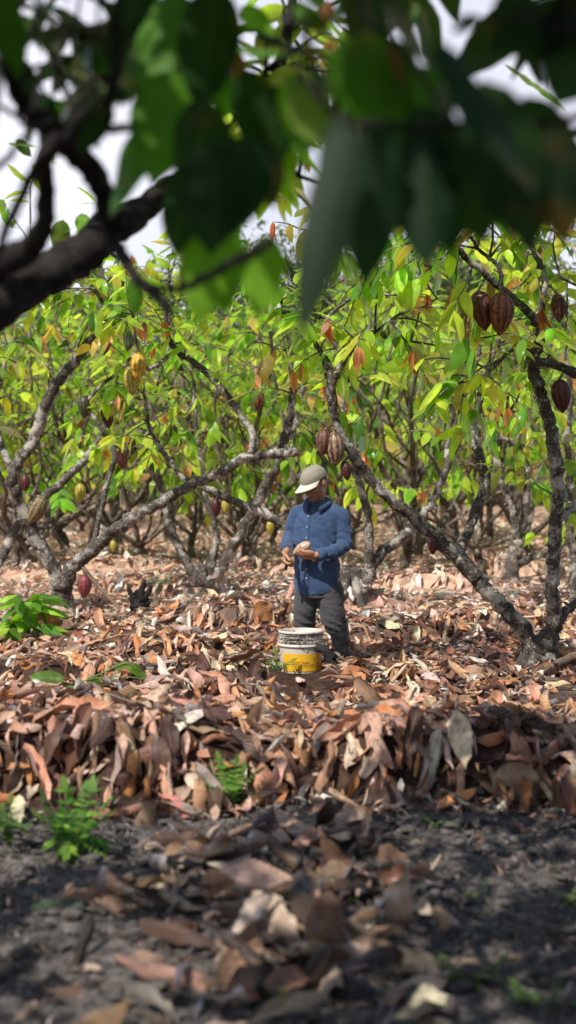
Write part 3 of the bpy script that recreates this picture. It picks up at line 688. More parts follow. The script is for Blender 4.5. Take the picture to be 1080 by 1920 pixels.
def undergrowth():
    rg = np.random.default_rng(404); n = 9000; g = Geo(); y = rg.uniform(86, 97, n); x = rg.uniform(-24, 24, n)
    z = rg.beta(1.2, 1.8, n) * (5.0 + 6 * vnoise(x, y * 0, 4.0, 3))
    leaves(g, np.stack([x, y, z], -1), rand_dir(n, rg), np.stack([rg.normal(0, .5, n), rg.normal(-.4, .5, n), np.ones(n)], -1), rg.uniform(.4, .8, n), rg.uniform(.2, .34, n), -.4, -.3, 0, .03, pick(GREENP[:5], GREENW[:5], n, rg), 3, 2, 0, rg)
    tag(g.build('undergrowth', M['leaf']), 'far off wall of blurred green undergrowth closing the view beyond the cocoa rows', 'undergrowth', kind='stuff')
undergrowth()
# ------------------------------------------------------------------ the two near trees whose leaves hang over the camera
def hung(gl, rows, rg):
    """rows: base px,py, tip px,py, width px, depth, colour, lean of the face, roll"""
    for (bx, by, tx, ty, w, d, col, face, roll) in rows:
        b = P(bx, by, d); t = P(tx, ty, d + rg.normal(0, .05)); v = t - b; L = np.linalg.norm(v)
        nr = norm({'f': np.array([rg.normal(0, .25), -1, .35]), 'u': np.array([rg.normal(0, .2), -.45, 1.0]), 'e': np.array([0.1, -.12, 1.0]), 's': np.array([.8, -.7, .4])}[face])
        leaves(gl, b, v, nr, L * 1.04, w * .9 / F * d, -rg.uniform(.05, .4), roll, rg.normal(0, .12), .035, np.array(col) * rg.uniform(.85, 1.15), 12, 6, 0, rg)
DG, MG, BGn, TG, YG, BR, GY = (.022, .062, .014), (.085, .21, .018), (.20, .40, .025), (.016, .044, .022), (.17, .25, .03), (.24, .10, .05), (.05, .075, .05)  # near leaf greens, sunlit and shaded tones put into the colours

def canopy_tips(rg, n, x0, x1, y0, y1, z0, z1):
    c = _canopy_tips(rg, n, x0, x1, y0, y1, z0, z1)
    return [t for t in c if t[0][2] > CH + (HY + 180) / F * t[0][1] + .25]      # unseen upper crown, placed above the view to shade the foreground
def _canopy_tips(rg, n, x0, x1, y0, y1, z0, z1):
    return [(np.array([rg.uniform(x0, x1), rg.uniform(y0, y1), rg.uniform(z0, z1)]), rand_dir(1, rg)[0] * .7) for _ in range(n)]

def near_left():
    rg = np.random.default_rng(61); d = 4.3
    b = np.array([-1.75, 4.4, 0.0]); b[2] = float(gz(b[0], b[1]))
    root = empty('cocoa_tree', b, 'dark out of focus cocoa tree whose thick limb crosses the upper left corner', 'tree', 'near cocoa trees')
    g = Geo(); p4 = np.array([[b[0], b[1], b[2] - .1, .13], [-1.72, 4.4, .5, .12], [-1.6, 4.35, 1.0, .105], [-1.2, 4.3, 1.6, .085]]); limb_geo(g, p4, rg, 6, 12); g.build('trunk', M['bark_dark'], root, b)
    limbs = [
        ([(-230, 740, 52), (-100, 650, 50), (0, 575, 46), (75, 525, 44), (150, 480, 44), (215, 425, 40), (290, 378, 26), (360, 320, 20), (430, 260, 17), (500, 205, 15), (540, 60, 11), (560, -120, 8)], 4.3, 5.6),
        ([(-60, 560, 34), (0, 495, 32), (45, 475, 30), (75, 440, 24), (88, 370, 20), (85, 300, 20), (110, 250, 22), (60, 215, 20), (30, 170, 18), (5, 90, 14), (-20, 0, 10)], 3.5, 2.9),
        ([(215, 430, 28), (190, 350, 24), (165, 310, 26), (125, 270, 26), (95, 235, 18), (60, 205, 15)], 3.4, 3.0),
        ([(110, 255, 16), (60, 330, 12), (20, 410, 11), (-10, 480, 10)], 2.9, 2.8),
        ([(130, 265, 17), (150, 225, 18), (190, 205, 13), (220, 130, 10), (215, 60, 8), (230, -40, 6)], 2.9, 2.7),
        ([(150, 225, 7), (190, 240, 9), (245, 240, 10)], 2.9, 2.8),
        ([(205, 440, 16), (235, 490, 14), (262, 528, 14), (300, 560, 12), (312, 580, 8)], 3.4, 2.8),
        ([(270, 535, 9), (330, 542, 10), (390, 518, 10), (440, 492, 12), (480, 470, 13), (512, 448, 9)], 2.8, 2.4),
        ([(120, 262, 8), (160, 180, 5), (205, 150, 4)], 2.9, 2.9),
        ([(95, 230, 8), (60, 240, 7), (20, 210, 6), (-10, 195, 5)], 2.9, 2.9),
        ([(-20, 120, 6), (40, 90, 6), (70, 40, 5), (80, -30, 4)], 3.0, 2.9), ([(60, 210, 6), (75, 150, 5), (110, 100, 5), (140, 40, 4), (150, -20, 3)], 2.9, 3.0), ([(150, 225, 5), (120, 180, 4), (100, 130, 3)], 2.9, 3.0),
        ([(-20, 330, 7), (20, 290, 7), (50, 250, 6)], 2.9, 2.9), ([(85, 300, 5), (130, 245, 4), (140, 190, 3)], 2.9, 2.9), ([(20, 180, 5), (60, 130, 5), (130, 110, 4), (180, 60, 3)], 3.1, 3.1), ([(190, 205, 5), (170, 120, 4), (185, 40, 3), (180, -30, 3)], 2.8, 2.8),
        ([(430, 262, 12), (490, 270, 10), (470, 210, 8), (500, 130, 6)], 5.0, 5.2),
        ([(-60, 640, 40), (-140, 300, 34), (-160, 0, 28), (-80, -300, 22), (100, -600, 16)], 4.2, 4.0),
        ([(-140, 250, 26), (100, -100, 22), (350, -380, 18), (650, -560, 12)], 4.2, 4.8),
    ]
    tips = []; mid = []
    for i, (rows, a, z) in enumerate(limbs):
        g = Geo(); c = limb_geo(g, px_limb(rows, a, z) * np.array([1, 1, 1, .88]), rg, 6, 10, .006, .06)
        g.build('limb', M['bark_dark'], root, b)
        if i in (18, 19): tips += [t for t in limb_tips(c, rg, .3, 3) if t[0][2] > CH + (HY + 60) / F * t[0][1] + .3]
        if i in (0, 17): mid += limb_tips(c, rg, .72, 3)
    gl = Geo()
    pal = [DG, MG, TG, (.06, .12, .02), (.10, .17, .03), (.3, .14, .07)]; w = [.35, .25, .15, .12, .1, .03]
    grow(gl, tips, rg, 4, (.3, .8), .06, (.18, .30), 8, 4, pal=pal, wts=w)
    grow(gl, canopy_tips(rg, 70, -2.8, .5, -1.0, 4.0, 2.6, 4.2), rg, 3, (.3, .7), .07, (.2, .32), 5, 2, pal=pal, wts=w, flush=.03)
    mid += [(P(*a), rand_dir(1, rg)[0] * .5) for a in ((420, 240, 5.4), (480, 300, 5.6), (380, 320, 5.2), (520, 200, 5.8), (560, 330, 6.0), (600, 20, 6.2), (450, 120, 5.6), (500, 380, 6.2), (610, 420, 6.4), (540, 60, 6.0))]
    grow(gl, mid, rg, 3, (.15, .4), .05, (.14, .24), 7, 4, mleaf=2, flush=.1)
    # twigs with dark leaves over the upper left
    tl = [(P(*a), np.array([rg.normal(0, .5), 0, .1])) for a in ((20, 40, 3.3), (90, 10, 3.4), (60, 60, 3.6), (245, 150, 3.2), (190, -10, 3.4), (10, 0, 3.2), (150, 70, 3.1), (30, 110, 3.3), (215, 110, 3.0), (110, 130, 3.4))]
    grow(gl, tl, rg, 2, (.08, .2), .05, (.10, .17), 8, 4, pal=[DG, MG, TG], wts=[.5, .2, .3], flush=0, gap=.1)
    hung(gl, [
        (330, -20, 262, 170, 140, 2.9, MG, 'f', -.4), (405, -30, 372, 205, 140, 2.7, DG, 'f', -.5), (280, -40, 200, 110, 110, 3.0, DG, 'f', -.4),
        (325, 130, 290, 335, 150, 2.8, MG, 'f', -.3), (290, 215, 185, 390, 120, 2.9, MG, 'f', -.4), (385, 180, 352, 410, 140, 2.7, DG, 'f', -.5),
        (455, 255, 440, 425, 150, 2.6, TG, 'u', -.4), (410, 270, 395, 475, 165, 2.5, TG, 'f', -.3), (345, 320, 330, 475, 90, 2.9, DG, 'f', -.5), (485, 265, 512, 385, 80, 2.8, TG, 'f', -.5),
        (405, 415, 368, 600, 110, 2.9, BGn, 'f', -.3), (440, 430, 428, 590, 80, 3.0, BGn, 'f', -.3), (505, 440, 478, 595, 95, 2.6, BGn, 'f', -.3), (380, 400, 345, 560, 60, 3.1, YG, 'f', -.4),
        (545, 105, 430, 75, 95, 3.2, MG, 'u', -.4), (470, 55, 600, 95, 90, 3.0, DG, 'u', -.4), (455, 10, 510, 60, 50, 3.8, BGn, 'f', -.4),
        (435, 85, 448, 180, 46, 3.4, BR, 'f', -1.0), (425, 140, 424, 215, 66, 3.6, MG, 'f', -.4), (240, 60, 222, 190, 74, 3.0, DG, 'f', -.4),
        (210, 195, 150, 290, 60, 2.8, DG, 's', -.5), (250, 40, 300, 200, 110, 3.1, DG, 'f', -.3), (460, 130, 500, 300, 110, 3.4, DG, 'f', -.4), (350, 60, 330, 260, 120, 3.3, MG, 'f', -.4),
        (130, 80, 205, 148, 60, 3.6, MG, 'u', -.3), (520, 160, 500, 330, 100, 3.0, DG, 'f', -.4),
        (30, 262, 62, 292, 26, 7.0, YG, 'f', -.3), (15, 268, 70, 272, 24, 7.0, BGn, 'u', -.3), (118, 412, 108, 478, 40, 7.0, YG, 'f', -.3), (140, 425, 92, 448, 12, 7.0, MG, 'u', -.2), (152, 400, 158, 440, 34, 7.2, BGn, 'f', -.3), (252, 520, 250, 590, 34, 6.5, MG, 'f', -.4),
    ], rg)
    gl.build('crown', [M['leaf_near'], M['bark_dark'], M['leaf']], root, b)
near_left()

def near_right():
    rg = np.random.default_rng(62)
    b = np.array([1.45, 2.7, 0.0]); b[2] = float(gz(b[0], b[1]))
    root = empty('cocoa_tree', b, 'dark out of focus cocoa tree whose large leaves hang across the top right', 'tree', 'near cocoa trees')
    g = Geo(); p4 = np.array([[b[0], b[1], b[2] - .1, .12], [1.44, 2.7, .5, .11], [1.38, 2.65, 1.1, .095], [1.2, 2.55, 1.7, .08]]); limb_geo(g, p4, rg, 6, 12); g.build('trunk', M['bark_dark'], root, b)
    def L3(rows): return np.array(rows)
    limbs = [L3([[1.2, 2.55, 1.68, .07], [1.0, 2.4, 2.0, .055], [.7, 2.3, 2.25, .045], [.3, 2.25, 2.4, .035], [-.1, 2.3, 2.55, .025], [-.4, 2.5, 2.6, .015]]),
             L3([[1.15, 2.5, 1.8, .05], [1.05, 2.9, 2.3, .04], [.8, 3.4, 2.7, .03], [.5, 3.9, 3.0, .02]]),
             L3([[1.2, 2.55, 1.7, .05], [1.3, 2.2, 2.3, .045], [1.1, 1.8, 2.8, .03], [.7, 1.6, 3.2, .02]])]
    tw = [[(1100, 215, 9), (1000, 235, 9), (900, 232, 8), (800, 240, 8), (700, 232, 8), (640, 225, 7), (560, 130, 6), (520, 60, 5)], [(860, 235, 6), (820, 190, 6), (760, 100, 5), (700, 50, 4)], [(1130, 60, 9), (1040, 45, 8), (980, 30, 6), (930, 40, 5), (880, 30, 4), (850, 40, 3)], [(700, 60, 5), (678, 20, 4), (690, -40, 4)]]
    tips = []
    for i, p in enumerate(limbs):
        g = Geo(); c = limb_geo(g, p, rg, 6, 9, .006, .08); g.build('limb', M['bark_dark'], root, b); tips += limb_tips(c, rg, .5, 3) if i else []
    for rows in tw:
        g = Geo(); limb_geo(g, px_limb(rows, 2.15, 2.3), rg, 6, 7, .003, .06); g.build('twig', M['bark_dark'], root, b)
    gl = Geo(); pal = [DG, MG, TG, (.06, .12, .02)]; w = [.4, .25, .2, .15]
    up = [t for t in tips if t[0][2] > CH + (HY + 60) / F * t[0][1]]
    grow(gl, up, rg, 4, (.3, .7), .06, (.2, .3), 6, 4, pal=pal, wts=w, up=.8, flush=.03)
    grow(gl, canopy_tips(rg, 75, -.6, 2.6, -1.0, 3.9, 2.6, 4.2), rg, 3, (.3, .7), .07, (.2, .32), 5, 2, pal=pal, wts=w, flush=.03)
    hung(gl, [
        (655, 225, 562, 630, 104, 1.95, (.035, .055, .035), 'u', -.5), (640, 215, 610, 400, 70, 2.1, GY, 'u', -.4), (705, 232, 688, 535, 145, 2.15, TG, 'f', -.4), (640, 240, 640, 470, 90, 2.3, DG, 'f', -.4),
        (795, 240, 800, 495, 155, 2.2, TG, 'f', -.4), (745, 240, 735, 430, 110, 2.35, DG, 'f', -.4), (862, 240, 905, 452, 175, 2.2, DG, 'f', -.3), (850, 235, 845, 470, 120, 2.4, TG, 'f', -.4),
        (825, 75, 1015, 345, 190, 2.0, TG, 's', -.35), (905, 150, 1000, 455, 170, 2.1, DG, 'f', -.3), (965, 225, 1005, 450, 150, 2.2, DG, 'f', -.4), (1045, 235, 1062, 460, 130, 2.1, TG, 'f', -.4), (985, 180, 1090, 400, 150, 2.3, DG, 'f', -.4),
        (690, 55, 735, 260, 150, 2.3, MG, 'f', -.3), (640, 70, 700, 240, 110, 2.4, MG, 'f', -.4), (735, 70, 790, 240, 90, 2.35, MG, 'f', -.4), (770, 90, 880, 150, 70, 2.2, DG, 'u', -.3), (790, 120, 840, 240, 80, 2.3, MG, 'f', -.3),
        (700, 150, 800, 310, 130, 2.3, MG, 'f', -.4), (770, 200, 900, 330, 130, 2.25, DG, 'f', -.4),
        (1085, 0, 915, 95, 105, 2.3, DG, 'f', -.3), (1100, 90, 1045, 185, 130, 2.2, DG, 'f', -.3), (990, -30, 935, 75, 90, 2.4, DG, 'f', -.4), (1070, -30, 1085, 200, 150, 2.15, (.006, .012, .006), 'f', -.3), (1030, 40, 930, 100, 70, 2.3, MG, 'f', -.4), (960, 0, 1060, 130, 120, 2.3, DG, 'f', -.3),
        (945, 120, 1060, 180, 52, 6.5, YG, 'u', -.3), (990, 150, 1075, 195, 40, 6.4, BGn, 'u', -.3),
        (835, 215, 855, 100, 60, 2.15, GY, 'u', -.4), (560, 20, 640, 215, 62, 2.2, GY, 's', -.5), (500, 152, 665, 150, 70, 2.5, (.3, .33, .28), 'e', -.2),
        (560, 150, 600, 260, 100, 2.5, YG, 'f', -.4), (605, 60, 555, -10, 60, 2.6, MG, 'f', -.4), (600, 130, 560, 300, 90, 2.6, MG, 'f', -.4), (540, 140, 560, 280, 60, 2.7, BGn, 'f', -.3), (900, 30, 845, 60, 30, 2.3, GY, 's', -.6),
        (730, 80, 765, 165, 30, 2.25, BR, 'f', -.5), (880, 340, 1010, 420, 60, 2.3, (.06, .05, .015), 'f', -.4), (620, 0, 590, 60, 40, 3.4, BR, 'f', -.9), (640, 0, 680, 50, 46, 3.6, MG, 'f', -.3), (620, 20, 570, -30, 40, 3.6, BGn, 'u', -.3),
    ], rg)
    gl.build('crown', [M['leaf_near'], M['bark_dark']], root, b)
near_right()

# ------------------------------------------------------------------ cocoa pods
def pod_geo(L, r, seed, warp=.06):
    rg = np.random.default_rng(seed); n, k = 16, 30; s = np.linspace(0, 1, n + 1); th = np.linspace(0, 2 * np.pi, k, endpoint=False)
    prof = np.sin(np.pi * s ** .85) ** .62 * (1 - .18 * s) + .04 * (1 - s); prof[0] = .10; prof[-1] = .01; prof[-2] *= .75
    rib = np.cos(th * 10 / 1.0 + .4) ; z = -s * L
    rr = r * prof[:, None] * (1 + warp * rib[None, :] * np.sin(np.pi * s)[:, None] + rg.normal(0, .012, (n + 1, k)))
    bx = np.sin(s * 2.4) * L * .03
    v = np.stack([rr * np.cos(th) + bx[:, None], rr * np.sin(th), np.broadcast_to(z[:, None], rr.shape)], -1).reshape(-1, 3)
    i = np.arange(n)[:, None] * k; j = np.arange(k)[None, :]; j2 = (j + 1) % k
    q = np.stack([i + j, i + k + j, i + k + j2, i + j2], -1).reshape(-1, 4)
    c = np.broadcast_to((.5 - .30 * rib)[None, :, None], (n + 1, k, 3)).reshape(-1, 3)
    return v, q, c

def pod(px, py, Lpx, d, key, label, tilt=0.0, fat=.29, seed=0, stalk=.05):
    A = np.concatenate(ANCHORS); ax_ = CX + A[:, 0] / A[:, 1] * F; ay_ = HY - (A[:, 2] - CH) / A[:, 1] * F      # hang it from the nearest limb
    sc_ = np.hypot(ax_ - px, ay_ - (py - Lpx * .55)) + 14 * np.abs(A[:, 1] - d) + 30 * (ay_ > py); i_ = int(np.argmin(sc_)); hook = None
    if sc_[i_] < 60: d = A[i_, 1] - A[i_, 3] * .8; hook = A[i_, :3]
    L = Lpx / F * d; p = P(px, py, d) + np.array([math.sin(tilt) * -L / 2, 0, math.cos(tilt) * L / 2])
    root = empty('cocoa_pod', p, label, 'cocoa pod', 'cocoa pods hanging from the trees'); root.rotation_euler = (R(random.uniform(-8, 8)), tilt * -1, 0)
    g = Geo(); v, q, c = pod_geo(L, L * fat, seed); g.add(v, q, c=c); g.build('husk', PODM[key], root)
    end = np.array([-.006, .01, stalk * 1.2])
    if hook is not None:
        bpy.context.view_layer.update(); end = np.array(root.rotation_euler.to_matrix().inverted() @ Vector(hook - p))
    mid_ = end * .5 + np.array([.004, -.004, .012])
    g = Geo(); tube(g, spline([[0, 0, -.004, 0], [*mid_, 0], [*end, 0]], 4)[:, :3], np.linspace(.008, .006, 9), 7); g.build('stalk', M['bark'], root)
PODS = [
    (903, 583, 78, 9.6, 'darkred', 'dark red pod, left one of the hanging pair in the right tree', .18),
    (938, 588, 84, 9.5, 'brownred', 'brown red pod, right one of the hanging pair in the right tree', -.06),
    (1052, 743, 66, 9.9, 'maroon', 'deep maroon pod hanging under the side limb by the right edge', .1),
    (1046, 578, 56, 10.0, 'darkred', 'dark pod half hidden behind the green leaf at the upper right edge', .05),
    (626, 843, 66, 10.2, 'striped', 'large pale ribbed red pod hanging just above the worker\'s cap', .03),
    (606, 830, 52, 10.3, 'brown', 'dull brown pod tucked against the left of the pale ribbed pod', -.1),
    (648, 883, 38, 10.3, 'maroon', 'small maroon pod hanging right of the worker\'s cap', .15),
    (652, 1130, 46, 14.2, 'crimson', 'crimson pod on the trunk beside the worker\'s hip', .05),
    (810, 1022, 38, 10.5, 'maroon', 'narrow maroon pod hanging under the long leaning limb', .02),
    (960, 1061, 24, 18.6, 'pink', 'tiny pinkish pod on the thin back right trunk', .2),
    (258, 687, 54, 14.1, 'yellow', 'bright yellow ripe pod, upper of the yellow pair at left', -.1),
    (246, 716, 54, 14.0, 'yellowgreen', 'yellow green pod, lower of the yellow pair at left', .08),
    (241, 640, 40, 14.4, 'green', 'greyish green unripe pod above the yellow pair', -.12),
    (67, 957, 62, 14.8, 'redgreen', 'red and green streaked pod slanting from the left forked trunk', -.55),
    (47, 906, 34, 14.9, 'maroon', 'small maroon pod above the streaked pod on the left trunk', .05),
    (157, 1100, 46, 14.9, 'crimson', 'crimson pod low beside the fork of the left trunk', -.08),
    (404, 953, 36, 14.6, 'maroon', 'maroon pod hanging below the left tree\'s long limb', .0),
    (157, 764, 44, 15.0, 'darkgreen', 'dark green pod at the bend of the thin left branch', .0),
    (200, 782, 46, 15.6, 'maroon', 'dusky maroon pod among leaves right of the dark green pod', .1),
    (482, 752, 40, 14.4, 'brownred', 'brownish pod beside the dark limb left of the worker', .0),
    (150, 924, 36, 19.0, 'yellowgreen', 'pale blurred yellow green pod in the gap behind the left limb', .0),
    (212, 1025, 24, 17.6, 'yellowgreen', 'small yellow pod beside the bottom of the thin left branch', .0),
    (422, 950, 28, 19.0, 'yellowgreen', 'blurred greenish pod right of the hanging maroon pod', .0),
    (506, 990, 28, 19.0, 'yellowgreen', 'blurred yellow pod left of the worker\'s shoulder', .0),
    (975, 893, 34, 18.0, 'yellowgreen', 'yellow green pod on the back right tree', .0),
    (228, 862, 40, 15.3, 'brownred', 'brown red pod right of the thin left branch\'s bend', .1),
]
for i, a in enumerate(PODS): pod(*a[:6], tilt=a[6], seed=i, fat=.27 + .03 * random.random())

# ------------------------------------------------------------------ the worker
class PM:
    """closed shapes merged by voxel remeshing into one skin"""
    def __init__(self): self.v = []; self.f = []
    def rings(self, rings):
        k = len(rings[0]); o = len(self.v)
        for r in rings: self.v += [tuple(map(float, p)) for p in r]
        for i in range(len(rings) - 1):
            for j in range(k): self.f.append((o + i * k + j, o + i * k + (j + 1) % k, o + (i + 1) * k + (j + 1) % k, o + (i + 1) * k + j))
        self.f.append(tuple(o + j for j in reversed(range(k)))); self.f.append(tuple(o + (len(rings) - 1) * k + j for j in range(k)))
    def chain(self, pts, rad, k=14, sub=4, flat=1.0, fa=(0, 1, 0)):
        c = spline([[*p, r] for p, r in zip(pts, rad)], sub) if len(pts) > 1 else None
        T = norm(np.gradient(c[:, :3], axis=0)); rr = []
        ends = [(c[0, :3] - T[0] * c[0, 3] * .85, c[0, 3] * .35, T[0]), (c[0, :3] - T[0] * c[0, 3] * .5, c[0, 3] * .8, T[0])] + [(c[i, :3], c[i, 3], T[i]) for i in range(len(c))] + [(c[-1, :3] + T[-1] * c[-1, 3] * .5, c[-1, 3] * .8, T[-1]), (c[-1, :3] + T[-1] * c[-1, 3] * .85, c[-1, 3] * .35, T[-1])]
        A = norm(np.cross(T[0], [.3, .9, .2]))
        for p, r, t in ends:
            A = norm(A - t * A.dot(t)); B = np.cross(t, A); th = np.linspace(0, 2 * np.pi, k, endpoint=False)
            rr.append(p + r * (np.cos(th)[:, None] * A + np.sin(th)[:, None] * B))
        self.rings(rr)
    def ell(self, c, r, rot=None, k=18, n=10):
        th = np.linspace(0, 2 * np.pi, k, endpoint=False); rr = []
        for a in np.linspace(-math.pi / 2 * .97, math.pi / 2 * .97, n + 1):
            p = np.stack([np.cos(th) * math.cos(a) * r[0], np.sin(th) * math.cos(a) * r[1], np.full(k, math.sin(a) * r[2])], -1)
            if rot is not None: p = p @ np.array(rot).T
            rr.append(p + np.asarray(c))
        self.rings(rr)
    def loft(self, rows, k=28):
        th = np.linspace(0, 2 * np.pi, k, endpoint=False)
        self.rings([np.stack([cx + rx * np.cos(th), cy + ry * np.sin(th), np.full(k, z)], -1) for (z, cx, cy, rx, ry) in rows])
    def skin(self, name, voxel, mats, parent, smooth=3, disp=None, colf=None):
        me = bpy.data.meshes.new('src'); me.from_pydata(self.v, [], self.f); me.update()
        bm = bmesh.new(); bm.from_mesh(me); bmesh.ops.recalc_face_normals(bm, faces=bm.faces); bm.to_mesh(me); bm.free()
        o = bpy.data.objects.new('src', me); COL.objects.link(o)
        md = o.modifiers.new('r', 'REMESH'); md.mode = 'VOXEL'; md.voxel_size = voxel; md.use_smooth_shade = True
        if smooth: ms = o.modifiers.new('s', 'SMOOTH'); ms.iterations = smooth; ms.factor = .5
        dg = bpy.context.evaluated_depsgraph_get(); out = bpy.data.meshes.new_from_object(o.evaluated_get(dg)); bpy.data.objects.remove(o)
        out.name = name; n = len(out.vertices)
        co = np.empty(n * 3, np.float32); out.vertices.foreach_get('co', co); co = co.reshape(-1, 3).astype(float)
        if disp is not None:
            no = np.empty(n * 3, np.float32); out.vertices.foreach_get('normal', no); no = no.reshape(-1, 3)
            co = disp(co, no); out.vertices.foreach_set('co', co.astype(np.float32).ravel())
        ca = out.color_attributes.new('col', 'FLOAT_COLOR', 'POINT'); cc = np.ones((n, 4), np.float32)
        if colf is not None: cc[:, :3] = colf(co)
        ca.data.foreach_set('color', cc.ravel())
        out.materials.clear()
        for m in (mats if isinstance(mats, list) else [mats]): out.materials.append(m)
        out.polygons.foreach_set('use_smooth', np.ones(len(out.polygons), bool)); out.update()
        ob = bpy.data.objects.new(name, out); COL.objects.link(ob); ob.parent = parent; return ob

def skin_mat():
    m, nt, out, nd, ln = mat('skin'); at = nd('Attribute', _attribute_name='col'); tc = nd('TexCoord')
    n1 = nd('TexNoise', Scale=60.0, Detail=4.0); ln(tc.outputs['Object'], n1.inputs['Vector'])
    c = mixc(nd, ln, 1.0, (.43, .215, .125), at.outputs[0], 'MULTIPLY'); c = mixc(nd, ln, .3, c, ramp(nd, ln, n1.outputs[0], [(.3, .6), (.7, 1.35)]), 'MULTIPLY')
    p = nd('BsdfPrincipled', Roughness=.5); p.inputs['Subsurface Weight'].default_value = .15; p.inputs['Subsurface Radius'].default_value = (.012, .005, .003); p.inputs['Subsurface Scale'].default_value = .5
    ln(c, p.inputs['Base Color']); ln(p.outputs[0], out.inputs[0]); return m
def cloth_mat(name, a, b, weave=330.0, rough=.9, fold=.6, grime=None):
    m, nt, out, nd, ln = mat(name); tc = nd('TexCoord')
    w1 = nd('TexWave', Scale=weave, Distortion=1.5); w1.bands_direction = 'X'; ln(tc.outputs['Object'], w1.inputs['Vector'])
    w2 = nd('TexWave', Scale=weave * .85, Distortion=1.5); w2.bands_direction = 'Z'; ln(tc.outputs['Object'], w2.inputs['Vector'])
    n1 = nd('TexNoise', Scale=150.0, Detail=4.0, Roughness=.7); ln(tc.outputs['Object'], n1.inputs['Vector'])
    n2 = nd('TexNoise', Scale=7.0, Detail=5.0); ln(tc.outputs['Object'], n2.inputs['Vector'])
    f = mathn(nd, ln, 'ADD', mathn(nd, ln, 'MULTIPLY', mathn(nd, ln, 'ADD', w1.outputs[1], w2.outputs[1]), .25), mathn(nd, ln, 'MULTIPLY', n1.outputs[0], .5))
    c = ramp(nd, ln, f, [(.3, a), (.62, b)])
    c = mixc(nd, ln, .45, c, ramp(nd, ln, n2.outputs[0], [(.3, .65), (.7, 1.35)]), 'MULTIPLY')
    mp = nd('Mapping'); mp.inputs['Scale'].default_value = (7, 7, 12); mp.inputs['Rotation'].default_value = (0, .5, 0); ln(tc.outputs['Object'], mp.inputs[0])
    n3 = nd('TexNoise', Scale=1.0, Detail=3.0, Distortion=1.2); ln(mp.outputs[0], n3.inputs['Vector'])
    bp = nd('Bump', Strength=fold, Distance=.02); ln(n3.outputs[0], bp.inputs['Height'])
    p = nd('BsdfPrincipled', Roughness=rough); p.inputs['Specular IOR Level'].default_value = .2; p.inputs['Sheen Weight'].default_value = .15
    ln(c, p.inputs['Base Color']); ln(bp.outputs[0], p.inputs['Normal']); ln(p.outputs[0], out.inputs[0]); return m
M['skin'] = skin_mat()
M['shirt'] = cloth_mat('blue_shirt_cloth', (.011, .029, .078), (.070, .118, .228))
M['trouser'] = cloth_mat('charcoal_cloth', (.030, .030, .034), (.088, .085, .090), 260)
M['cap'] = cloth_mat('khaki_cap_cloth', (.22, .195, .155), (.35, .32, .265), 260, fold=.25)
M['bill'] = cloth_mat('sunlit_bill_cloth', (.46, .42, .36), (.62, .58, .51), 260, fold=.15)  # cap cloth made paler, sunlight on the bill painted into its colour
M['boot'] = plain('black_rubber', (.014, .014, .016), .42, 20, .4, .3, .006, .5)
M['hair'] = plain('black_hair', (.012, .010, .009), .6, 120, .4, .6, .004)
M['button'] = plain('shirt_button', (.55, .56, .60), .4, 40, .1, 0)
M['steel'] = plain('worn_steel', (.30, .30, .31), .35, 60, .4, .2, .001); M['steel'].node_tree.nodes['Principled BSDF'].inputs['Metallic'].default_value = .8
M['grip'] = plain('dark_grip', (.03, .022, .018), .6, 60, .3, .3)

def rotx(a): c, s = math.cos(a), math.sin(a); return np.array([[1, 0, 0], [0, c, -s], [0, s, c]])
def rotz(a): c, s = math.cos(a), math.sin(a); return np.array([[c, -s, 0], [s, c, 0], [0, 0, 1]])
def roty(a): c, s = math.cos(a), math.sin(a); return np.array([[c, 0, s], [0, 1, 0], [-s, 0, c]])

def hand(pm, wrist, fdir, pn, side, curl, sc=1.0, curls=None, thumb=None):
    fdir = norm(fdir); pn = norm(np.asarray(pn, float) - fdir * np.dot(pn, fdir)); ac = np.cross(fdir, pn) * side; wrist = np.asarray(wrist, float)
    rot = np.stack([ac, fdir, pn], 1)
    pm.ell(wrist + fdir * .052 * sc, (.043 * sc, .056 * sc, .019 * sc), rot, 16, 10)
    lens = [.9, 1.0, .95, .75]
    for i in range(4):
        b = wrist + fdir * (.088 - (.006 if i in (0, 3) else 0)) * sc + ac * (1.5 - i) * .0205 * sc
        pts = [b - fdir * .02 * sc, b]; ang = 0
        for sgl, cu in zip((.044, .028, .022), (curl if curls is None else curls[i])):
            ang += cu; pts.append(pts[-1] + (fdir * math.cos(ang) + pn * math.sin(ang)) * sgl * lens[i] * sc)
        pm.chain(pts, [.0105 * sc, .0105 * sc, .0095 * sc, .0088 * sc, .0075 * sc], 10, 3)
    tb = wrist + fdir * .028 * sc + ac * .034 * sc; t1 = norm(thumb if thumb is not None else fdir * .55 + ac * .65 + pn * .5); t2 = norm(t1 + fdir * .5 + pn * .25)
    pm.chain([tb - t1 * .015, tb + t1 * .018 * sc, tb + t1 * .045 * sc, tb + t1 * .045 * sc + t2 * .032 * sc], [.016 * sc, .0145 * sc, .0115 * sc, .0095 * sc], 10, 3)

